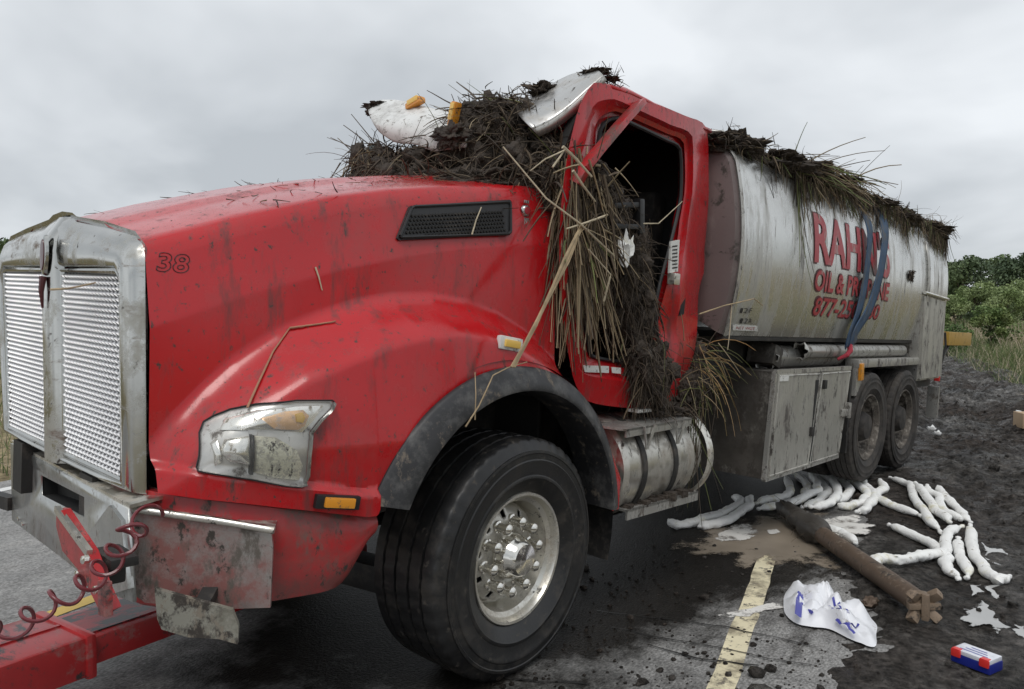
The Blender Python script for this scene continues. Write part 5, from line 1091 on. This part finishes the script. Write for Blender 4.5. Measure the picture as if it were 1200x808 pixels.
stalk('reed', [S(548, 275, .03), S(553, 258, .03), S(559, 243, .03)], .004, 'short reed stuck across the black hood vent', 'straw_pale')
stalk('reed', [TX(60, 339, -1.59), TX(80, 338, -1.585), TX(112, 331, -1.575)], .0045, 'dry stalk lying across the bright grille', 'straw')
stalk('reed', [T(660, 172, -1.16), T(676, 187, -1.18), T(694, 207, -1.2)], .009, 'pale broken reed beside the lower end of the bent window bar', 'straw_pale')
stalk('reed', [T(672, 200, -1.18), T(684, 218, -1.18), T(698, 236, -1.18)], .008, 'pale split reed among the roots in front of the doorway', 'straw_pale')
stalk('reed', [T(648, 196, -1.2), T(662, 176, -1.2), T(640, 186, -1.2), T(622, 200, -1.15)], .005, 'long kinked grey reed on top of the hanging straw', 'straw_pale')
stalk('reed', [T(720, 300, -1.2), T(680, 262, -1.22), T(640, 232, -1.15), T(590, 172, -1.0)], .006, 'long pale reed running from the windscreen pile to the doorway', 'straw_pale')
stalk('reed', [T(708, 353, -1.18), T(714, 330, -1.2), T(716, 322, -1.2), T(690, 292, -1.2)], .006, 'hooked pale reed dangling in the doorway', 'straw_pale')
stalk('reed', [T(712, 252, -1.2), T(690, 260, -1.22), T(664, 268, -1.2)], .007, 'pale reed lying sideways below the mirror arm', 'straw_pale')
stalk('reed', [T(752, 262, -1.16), T(772, 262, -1.18), T(800, 236, -1.16)], .004, 'thin pale twig beside the mirror arm', 'straw_pale')
stalk('reed', [T(820, 368, -1.3), T(850, 358, -1.3), T(884, 350, -1.32), T(894, 358, -1.34)], .005, 'thin dark twig reaching from the cab towards the tank', 'straw')
stalk('reed', [T(858, 356, -1.3), T(856, 385, -1.3), T(853, 410, -1.3)], .004, 'thin pale straw hanging in front of the tank corner', 'straw_pale')
for k, (a_, b_) in enumerate([((955, 205), (1002, 218)), ((960, 208), (1018, 224)), ((975, 200), (985, 216)), ((1098, 278), (1112, 290))]):
    stalk('reed', [T(*a_, -1.05), T((a_[0]+b_[0])/2, (a_[1]+b_[1])/2-1, -1.08), T(*b_, -1.1)], .006, ['upper long reed sticking out above the lettering on the tank', 'lower long reed sticking out above the lettering on the tank', 'short reed standing up above the lettering on the tank', 'reed stub at the rear top corner of the tank'][k], 'straw')
rag = B(); bm = rag.bm; bmesh.ops.create_icosphere(bm, subdivisions=3, radius=1)
c = T(733, 293, -1.14)
for v in bm.verts: v.co = Vector(c)+Vector((v.co.x*.045, v.co.y*.03, v.co.z*.07))*(1+1.3*mnoise.noise(v.co*2.2))
o = rag.done('white_rag', 'sock', ang=60); on_truck(o); tag(o, 'scrap of white cloth caught in the roots in the cab doorway', 'rag')
# crushed white roof fairing and the bent visor
fp = [[(434, 121), (455, 119), (485, 122), (512, 130), (541, 129)], [(431, 132), (455, 133), (485, 138), (512, 142), (544, 140)], [(436, 145), (458, 149), (485, 154), (512, 158), (546, 156)], [(449, 158), (466, 168), (490, 169), (514, 176), (546, 171)]]
xx = [.40, .27, .20, .21]
fr = thing('roof_fairing', 'crushed white roof fairing with two amber marker lights, on the mud pile', 'roof fairing', mw=TM)
rows = []
for r, x in zip(fp, xx): rows.append([TX(px, py, x-.03*(1-abs(k-2)/2)) for k, (px, py) in enumerate(r)])
def refine(rows, k=4):
    R2 = [dspo(r, k) for r in rows]; C = list(zip(*R2)); C = [dspo(list(c_), k) for c_ in C]; return [list(r) for r in zip(*C)]
def dspo(P, k):
    o_ = []
    for i in range(len(P)-1):
        p0, p1, p2, p3 = P[max(i-1, 0)], P[i], P[i+1], P[min(i+2, len(P)-1)]
        for j in range(k):
            t_ = j/k; o_.append(.5*((2*p1)+(p2-p0)*t_+(2*p0-5*p1+4*p2-p3)*t_**2+(3*p1-p0-3*p2+p3)*t_**3))
    return o_+[P[-1]]
rows = refine(rows); rows = [[p+np.array([.03*abs(mnoise.noise(Vector(p*6)))+.008*abs(mnoise.noise(Vector(p*15))), 0, .016*mnoise.noise(Vector(p*5+9))+.004*mnoise.noise(Vector(p*14+9))]) for p in r] for r in rows]
back = [rows[0][k]+np.array([.22, 0, -.06]) for k in range(len(rows[0]))]
B().grid([back]+rows).done('fairing_panel', 'white_panel', fr, ang=30, solid=.014)
for px, py, rot in ((487, 121, .25), (533, 134, 1.35)):
    p = TX(px, py, .20 if rot > 1 else .34); b = B(); b.box(tuple(p), (.05, .13, .035), Matrix.Rotation(-rot, 3, 'X'), .012); mk = b.done('marker_light', 'amber', fr)
    B().box(tuple(p+np.array([-.02, 0, .012])), (.02, .09, .03), Matrix.Rotation(-rot, 3, 'X'), .008).done('marker_lens', 'amber_lit', mk)
bl, BVf = blob_mesh('fairing_mud', [(TX(444, 124, .37), (.06, .08, .018), .7), (TX(436, 131, .33), (.03, .03, .03), .7), (TX(528, 158, .17), (.03, .10, .05), .8)]); tag(bl, 'dark mud smeared along the left edge of the white roof fairing', 'mud smear', kind='stuff')
vz = thing('sun_visor', 'bent stainless sun visor folded up at the front corner of the cab roof', 'sun visor', mw=TM)
V1 = [(624, 151, -.90), (645, 142, -.94), (667, 126, -.99), (689, 106, -1.03), (708, 89, -1.06)]      # outer lip
V2 = [(613, 140, -.82), (635, 128, -.85), (660, 112, -.90), (681, 95, -.94), (703, 84, -1.0)]
V3 = [(602, 127, -.58), (624, 113, -.58), (648, 98, -.62), (671, 87, -.70), (697, 81, -.78)]
V0 = [(632, 160, -.90), (652, 150, -.94), (673, 134, -.99), (693, 114, -1.03), (711, 94, -1.06)]
rows = [[T(a, b_, c_) for a, b_, c_ in r] for r in (V3, V2, V1)]
rows = refine(rows); B().grid(rows).done('visor_panel', 'visor', vz, ang=50, solid=.006)
rows = [[T(a, b_, c_) for a, b_, c_ in r] for r in (V1, V0)]; B().grid([dspo(r, 4) for r in rows]).done('visor_lip', 'alu_plain', vz, ang=50, solid=.006)
bl, BVv = blob_mesh('roof_mud', [(T(700, 84, -.92), (.05, .07, .010), .6), (T(716, 92, -1.0), (.04, .04, .010), .6), (T(640, 108, -.64), (.10, .07, .035), .8)]); tag(bl, 'small dark mud patch on the roof beside the bent visor', 'mud patch', kind='stuff')
strand_obj('visor_roots', [fuzz(BVv, 200, .06, .0035, 6, 6, ROOT, None, .015)], 'thin dark roots dangling over the bent stainless visor')

# ------------------------------------------------------------------ lifting straps
def strap(pts, w, label, hooked):
    root = thing('lifting_strap', label, 'strap', mw=TM, group='blue lifting straps round the tank')
    P = [np.array(p) for p in pts]; P = dspo(P, 6); rows = []
    for i, p in enumerate(P):
        d = P[min(i+1, len(P)-1)]-P[max(i-1, 0)]; d /= np.linalg.norm(d); s_ = np.array([1., 0, .18])-d*(d@np.array([1., 0, .18])); s_ /= np.linalg.norm(s_)
        tw = .004*math.sin(i*.5); rows.append([p+s_*w/2*k+np.array([0, -.006*abs(k)**2+tw*k, 0]) for k in (-1, -.5, 0, .5, 1)])
    B().grid(rows).done('webbing', 'blue', root, ang=50, solid=.008)
    return root
def tz(px, py, lift=.03):
    p = TT(px, py); return p+np.array([0, -lift, 0])
top1, top2 = T(1012, 236, -1.13), T(1031, 241, -1.13)
s1 = strap([top1+np.array([0, .5, .06]), top1+np.array([0, .12, .02]), tz(1013, 262), tz(1012, 310), tz(1003, 360), T(996, 392, -1.22), T(994, 405, -1.2)], .12, 'left blue webbing strap hanging straight down over the tank lettering', True)
s2 = strap([top2+np.array([0, .5, .06]), top2+np.array([0, .12, .02]), tz(1031, 262), tz(1027, 305, .05), tz(1014, 355, .05), T(1003, 388, -1.23), T(998, 405, -1.2)], .15, 'right blue webbing strap slanting down over the tank lettering', True)
b = B(); q = T(996, 405, -1.2); b.tube([q, q+np.array([-.03, -.02, -.04]), q+np.array([-.08, -.01, -.08]), q+np.array([-.12, .05, -.12])], [.025, .022, .02, .012], 8); b.done('strap_end', 'redcloth', s2)

# ------------------------------------------------------------------ wrecker boom, fork and air hose (world frame)
boom = thing('tow_boom', 'red wrecker underlift boom reaching under the truck from the lower left', 'tow boom')
o_ = Vector((-1.43, .03, .24)); dirb = Vector((1, .14, .0)).normalized(); sideb = Vector((-dirb.y, dirb.x, 0))
B().beam(o_-dirb*.05, o_+dirb*1.6, .36, .115, bev=.012).done('inner_beam', 'hook_red', boom)
B().beam(o_+dirb*.02+Vector((0, 0, .061)), o_+dirb*.75+Vector((0, 0, .061)), .26, .006).done('wear_strip', 'boom_black', boom)
ob = B(); oc = o_-dirb*.78
ob.beam(o_-dirb*1.9, o_-dirb*.02, .43, .165, bev=.018); ob.done('outer_beam', 'hook_red', boom)
B().beam(o_-dirb*.03, o_+dirb*.012, .455, .185, bev=.02).done('beam_collar', 'hook_red', boom)
B().beam(o_-dirb*1.9+sideb*.0+Vector((0, 0, .086)), o_-dirb*.03+Vector((0, 0, .086)), .02, .006).done('weld_bead', 'hook_red', boom)
cross = o_+dirb*1.25+Vector((0, 0, .06)); B().beam(cross-sideb*1.0, cross+sideb*1.0, .16, .14, bev=.02).done('cross_bar', 'frame', boom)
fk = thing('tow_fork', 'worn red tow fork plate with a bright edge standing in front of the bumper', 'tow fork', mw=TM)
fx = -1.78
def FX(px, py, dx=0.): return TX(px, py, fx+dx)
P = [FX(66, 597), FX(72, 598), FX(104, 647), FX(120, 690), FX(131, 715), FX(120, 722), FX(104, 690), FX(92, 668), FX(73, 645), FX(66, 617)]
B().prism(P, (.03, .012, 0)).done('fork_plate', 'red_dirty', fk, ang=20)
B().beam(FX(67, 596), FX(105, 648), .02, .016, (-1, 0, 0)).done('fork_edge', 'alu', fk)
B().beam(FX(123, 680, -.02), FX(124, 721, -.02), .05, .022, (-1, 0, 0), .006).done('fork_tine', 'hook_red', fk)
p = FX(112, 655, .03)
B().box(tuple(p+np.array([.05, -.01, .0])), (.08, .15, .03), bev=.01).box(tuple(p+np.array([.05, 0, -.045])), (.05, .07, .06), bev=.01).done('fork_block', 'frame', fk)
for q in ((104, 655), (118, 690), (97, 672)): B().lathe([(0, .02), (.012, .018), (.014, 0)], FX(*q, -.0), (-1, -.2, .1), 8).done('fork_bolt', 'stud', fk)
# coiled hose: helix along a sagging line
A = [(-30, 745), (15, 735), (50, 712), (90, 690), (115, 672), (135, 650), (155, 622), (178, 602)]
xv = [-1.98, -1.95, -1.92, -1.86, -1.83, -1.82, -1.80, -1.66]
CL = dspo([TX(a, b_, x) for (a, b_), x in zip(A, xv)], 24); pts = []; n_ = len(CL); turns = 8
for i, p in enumerate(CL):
    f_ = i/(n_-1); d = CL[min(i+1, n_-1)]-CL[max(i-1, 0)]; d /= np.linalg.norm(d); u = np.cross(d, [0, -.4, 1]); u /= np.linalg.norm(u); w_ = np.cross(d, u); a = 2*math.pi*turns*f_
    pts.append(p+(u*math.cos(a)+w_*math.sin(a))*.030)
ho = B().tube(pts, .0055, 6).done('coiled_hose', 'hose', ang=60); on_truck(ho); tag(ho, 'dark red coiled air hose looping from the boom up to the bumper', 'air hose')

# ------------------------------------------------------------------ things on the ground (world frame)
def gz(x, y): return ground_z(x, y)
def Gm(px, py, lift=0.):
    z = .03
    for _ in range(12):
        p = G(px, py, z+lift); z = .5*z+.5*gz(p[0], p[1])
    return G(px, py, z+lift)
ZP = lambda x, y: (760+x/2.727, 520+y/2.727)
def sock(zp, r, label, layer=0):
    P = [Gm(*ZP(*p)) for p in zp]; P = [np.array([p[0], p[1], max(p[2], .01)+r*.8+layer]) for p in P]; Q = dspo(P, 14)
    # slack cloth: it wanders a little and lies on what is below
    k0 = hash_ = zp[0][0]*.37
    Q = [np.array([p[0]+.05*vnoise(i*.16, k0, 2), p[1]+.05*vnoise(i*.16, k0, 5), p[2]]) for i, p in enumerate(Q)]
    Q = [np.array([p[0], p[1], max(p[2], gz(p[0], p[1])+r*.8)]) for p in Q]
    n_ = len(Q); rs = []
    for i in range(n_):
        e_ = min(i, n_-1-i)
        k = (.30, .52, .42, .26, .45, .68, .85, .95)[e_] if e_ < 8 else 1
        rs.append(r*k*(1+.22*vnoise(i*.30, r*900+zp[0][0], 3)+.16*vnoise(i*.9, zp[0][1], 7)))
    b = B().tube(Q, rs, 16)
    for v in b.bm.verts:
        g0 = gz(v.co.x, v.co.y); v.co.z = max(g0+.003, g0+(v.co.z-g0)*.86)
    for v in b.bm.verts:
        nn = mnoise.noise(v.co*18)*.012+mnoise.noise(v.co*42)*.011; v.co += Vector((nn, nn*.7, abs(nn)*.3-.2*abs(mnoise.noise(v.co*30))*.03))
    o = b.done('absorbent_sock', 'sock', ang=70); return tag(o, label, 'absorbent sock', 'white absorbent socks laid on the ground')
SK = [([(62, 258), (92, 270), (150, 262), (225, 235), (285, 205), (292, 190), (266, 182)], 'dirty white sock with a curled tip, left end of the row under the step'),
      ([(158, 276), (215, 268), (285, 235), (325, 205), (332, 178)], 'white sock lying against the leftmost one, in front of the toolbox'),
      ([(345, 200), (400, 186), (450, 175), (452, 155), (425, 105)], 'yellowed sock bent upright below the toolbox corner'),
      ([(352, 222), (420, 208), (490, 185), (505, 165), (490, 125), (460, 103)], 'long bent sock next to the yellowed one under the toolbox'),
      ([(430, 214), (490, 200), (535, 170), (535, 140), (515, 103)], 'bent white sock in the row below the toolbox doors'),
      ([(490, 214), (545, 198), (572, 165), (550, 130), (530, 118)], 'bent white sock half under its neighbour, below the gap of the toolbox doors'),
      ([(505, 226), (575, 212), (608, 165), (580, 132), (548, 117)], 'cream tinted bent sock right of the toolbox door gap'),
      ([(600, 195), (628, 185), (640, 155), (615, 122)], 'short white sock between two longer bent ones in front of the rear wheel'),
      ([(562, 95), (590, 88), (640, 115), (690, 160), (685, 190), (640, 212), (612, 205)], 'long hooked sock with a knotted end nearest the rear wheel'),
      ([(655, 112), (690, 138), (722, 170), (700, 210), (655, 230)], 'curved white sock at the right end of the bent row'),
      ([(742, 125), (745, 150), (738, 182), (790, 210), (870, 243)], 'sock with a sharp elbow pointing to the loose pile on the right'),
      ([(770, 113), (825, 140), (850, 180), (885, 235), (940, 297)], 'leftmost of the long socks fanned out on the mud'),
      ([(848, 142), (885, 185), (920, 235), (962, 272)], 'second of the long socks fanned out on the mud'),
      ([(888, 140), (915, 175), (955, 225), (1005, 258)], 'third of the long socks fanned out on the mud'),
      ([(928, 146), (950, 175), (985, 220), (1025, 262)], 'rightmost of the long socks fanned out on the mud'),
      ([(772, 270), (845, 302), (925, 350), (960, 400), (985, 445)], 'long sock running under the crossing one towards the lower right'),
      ([(1005, 285), (950, 318), (938, 370), (880, 382), (800, 396), (748, 395), (722, 425)], 'sock crossing over another one and ending at the drive shaft'),
      ([(992, 312), (1000, 370), (1028, 450)], 'short straight sock between two longer ones at the lower right'),
      ([(1030, 268), (1030, 330), (1060, 400), (1115, 448), (1142, 436)], 'outermost sock at the right, with a knotted tip'),
      ([(520, 268), (580, 285), (630, 305), (672, 328)], 'white sock just behind the drive shaft on the tan spill'),
      ([(535, 305), (600, 345), (670, 390), (735, 425)], 'white sock lying along the far side of the drive shaft'),
      ([(492, 232), (510, 270), (548, 320)], 'short sock tucked behind the muddy end of the drive shaft')]
for k, (zp, lab) in enumerate(SK): sock(zp, .038 if k < 11 else .036, lab, .035 if k in (16, 4, 6, 12) else 0)
# drive shaft
ds = thing('drive_shaft', 'brown muddy drive shaft lying broken off on the road edge', 'drive shaft')
E0, E1 = Gm(*ZP(432, 238)), Gm(*ZP(905, 588))
E0 = np.array([E0[0], E0[1], gz(E0[0], E0[1])+.085]); E1 = np.array([E1[0], E1[1], gz(E1[0], E1[1])+.085]); ax_ = (E1-E0); Ls = np.linalg.norm(ax_); ax_ /= Ls
b = B().lathe([(0, Ls*.34), (.05, Ls*.34), (.058, Ls*.36), (.060, Ls*.42), (.060, Ls*.92), (.055, Ls*.93), (0, Ls*.93)], E0, ax_, 28); b.done('shaft_tube', 'pipe', ds, ang=40)
b = B().lathe([(0, -.02), (.05, -.02), (.068, .02), (.064, .08), (.072, .14), (.062, .20), (.066, .26), (.080, .28), (.074, .33), (.082, .38), (.068, .42), (.085, Ls*.22), (.10, Ls*.25), (.090, Ls*.28), (.098, Ls*.31), (.075, Ls*.35), (.05, Ls*.37)], E0, ax_, 24)
for v in b.bm.verts: v.co += Vector((1, 1, .6))*(mnoise.noise(v.co*13)*.034+mnoise.noise(v.co*34)*.026)
b.done('muddy_slip_joint', 'mudbox', ds, ang=40)
b = B(); sd_ = np.cross(ax_, [0, 0, 1]); 
c_ = E0+ax_*Ls*.95
b.lathe([(0, -.03), (.062, -.03), (.07, 0), (.066, .03), (0, .035)], c_, ax_, 24)
for k in range(4):
    a = math.pi/4+k*math.pi/2; dr = sd_*math.cos(a)+np.cross(sd_, ax_)*math.sin(a)
    b.beam(c_+dr*.03, c_+dr*.105+ax_*.05, .05, .045, tuple(ax_), .012)
b.done('flange_yoke', 'rust', ds, ang=30)
b = B(); b.beam(c_+ax_*.03-sd_*.085, c_+ax_*.03+sd_*.085, .035, .035, bev=.01).beam(c_+ax_*.05+np.array([0, 0, -.07]), c_+ax_*.05+np.array([0, 0, .07]), .035, .035, (1, 0, 0), .01); b.done('universal_joint', 'rust', ds, ang=30)
p_ = Gm(*ZP(710, 515)); B_ = B(); bmesh.ops.create_icosphere(B_.bm, subdivisions=3, radius=1)
for v in B_.bm.verts: v.co = Vector(p_)+Vector((v.co.x*.05, v.co.y*.04, v.co.z*.026+.015))*(1+.5*mnoise.noise(v.co*2))
tag(B_.done('stone', 'pipe', ang=50), 'brown stone lying under the pipe next to the plastic bag', 'stone')
n = 60; P = np.array([E0+ax_*Ls*rng.uniform(.05, .34)+rng.normal(size=3)*.04 for _ in range(n)]); D = rng.normal(size=(n, 3)); V, F, t_ = strands(P, D, rng.uniform(.05, .2, n), np.full(n, .003), np.full(n, 5.), np.full(n, 2.), palette(n, ROOT))
tag(raw('shaft_roots', V, F, 'strand', t_), 'thin dark roots clinging to the muddy end of the drive shaft', 'roots', kind='stuff')
# plastic bag
zp = [(432, 500), (445, 474), (490, 466), (512, 462), (560, 478), (620, 528), (660, 565), (726, 575), (728, 615), (722, 655), (650, 632), (580, 598), (520, 590), (470, 578), (436, 545)]
P = [Gm(*ZP(*p)) for p in zp]; c = sum(P)/len(P); bg_ = thing('plastic_bag', 'crumpled white plastic bag with blue print lying on the wet asphalt', 'plastic bag')
rows = []; PD = [np.array(p) for p in dspo(P+[P[0]], 5)][:-1]
def bag_z(x, y): return .03+.06*abs(mnoise.noise(Vector((x*7, y*7, 1))))*2+.035*abs(mnoise.noise(Vector((x*13, y*13, 8))))+.02*mnoise.noise(Vector((x*19, y*19, 5)))+.012*mnoise.noise(Vector((x*40, y*40, 2)))
for k in range(12):
    f_ = 1-k/12; rows.append([np.array([*(c+(p-c)*f_)[:2], gz(p[0], p[1])*.3+.012+(bag_z(*(c+(p-c)*f_)[:2]))*min(1, (1-f_)*3.2)]) for p in PD])
b = B().grid(rows, closed=True); b.bm.faces.new(b.last[-1]); b.done('bag_film', 'bag', bg_, ang=40)
def on_bag(p, lift=.006):
    z = .03+.012
    for _ in range(10):
        q = G(*ZP(*p), z+lift); z = .012+bag_z(q[0], q[1])
    return G(*ZP(*p), z+lift)
for quad in ([(478, 470), (498, 466), (490, 545), (468, 548)],):
    q = [on_bag(p, .004) for p in quad]; rows = []
    for i in range(10): 
        a_, b_ = q[0]+(q[3]-q[0])*i/9, q[1]+(q[2]-q[1])*i/9; rows.append([np.array([*(a_+(b_-a_)*j/4)[:2], .017+bag_z(*(a_+(b_-a_)*j/4)[:2])]) for j in range(5)])
    B().grid(rows).done('printed_band', 'ink', bg_, ang=60)
b = B()
for (x0, y0, x1, y1) in ((578, 512, 612, 540), (590, 508, 640, 552), (512, 528, 524, 536), (600, 560, 660, 590), (640, 560, 672, 580)):
    a_, b_ = on_bag((x0, y0)), on_bag((x1, y1)); d = b_-a_; nn = np.array([-d[1], d[0], 0]); nn /= np.linalg.norm(nn)+1e-9
    b.grid([[np.array([*(a_+d*i/8+nn*.006*s_)[:2], .017+bag_z(*(a_+d*i/8+nn*.006*s_)[:2])]) for s_ in (-1, 1)] for i in range(9)])
b.done('print_line', 'ink', bg_, ang=60)
# small case
p0, p1, p2 = G(*ZP(966, 705)), G(*ZP(1092, 752)), G(*ZP(1116, 705))
p0, p1 = G(1114, 777, .0), G(1160, 795, .0); u = p1-p0; u[2] = 0; Lb = np.linalg.norm(u); u /= Lb; v = np.array([-u[1], u[0], 0]); 
if v @ (G(1170, 775)-p1) < 0: v = -v
bx = thing('parts_box', 'small blue plastic case with a clear lid and two red latches on the mud', 'plastic case')
zb = gz(*p0[:2])+.004
mt_ = Matrix((Vector(u), Vector(v), Vector((0, 0, 1)))).transposed(); cc = (p0+u*Lb/2+v*.055); cc[2] = zb
def lb_(x, y, z): return tuple(cc+u*x+v*y+np.array([0, 0, z]))
B().box(lb_(0, 0, .022), (Lb, .11, .044), mt_, .006).done('case_base', 'bluebox', bx)
B().box(lb_(0, 0, .054), (Lb*.97, .105, .02), mt_, .005).done('case_lid', 'lid', bx)
for s_ in (-1, 1): B().box(lb_(s_*Lb*.36, -.054, .046), (Lb*.24, .016, .034), mt_, .005).box(lb_(s_*Lb*.36, -.046, .062), (Lb*.2, .03, .010), mt_, .003).done('latch', 'redclip', bx)
b = B()
for k in range(3): b.box(lb_(0, -.025+.024*k, .0648), (Lb*(.7-.15*k), .006, .0008), mt_)
b.done('lid_print', 'ink', bx, ang=0)
# litter and cardboard
for p, s_, lab in (((1092, 505), .05, 'crumpled white scrap on the mud behind the rear wheel, left of a pair'), ((1099, 510), .04, 'crumpled white scrap on the mud behind the rear wheel, right of a pair')):
    c = Gm(*p); b = B(); bmesh.ops.create_icosphere(b.bm, subdivisions=2, radius=1)
    for v_ in b.bm.verts: v_.co = Vector(c)+Vector((v_.co.x*s_, v_.co.y*s_, v_.co.z*s_*.8+s_*.6))*(1+.5*mnoise.noise(v_.co*1.7))
    tag(b.done('paper_scrap', 'paper', ang=50), lab, 'litter', 'white scraps on the mud')
c = Gm(1199, 500); b = B(); b.box((c[0]+.05, c[1]-.08, c[2]+.09), (.26, .32, .2), Matrix.Rotation(.6, 3, 'Z'), .006); cb = b.done('cardboard_box', 'card'); tag(cb, 'brown cardboard box at the right edge of the muddy shoulder', 'box')
c = Gm(1196, 484); tag(B().box((c[0], c[1], c[2]+.02), (.14, .1, .015), Matrix.Rotation(.3, 3, 'Z') @ Matrix.Rotation(.15, 3, 'X')).done('paper_sheet', 'paper'), 'flat white sheet of paper behind the cardboard box', 'litter')
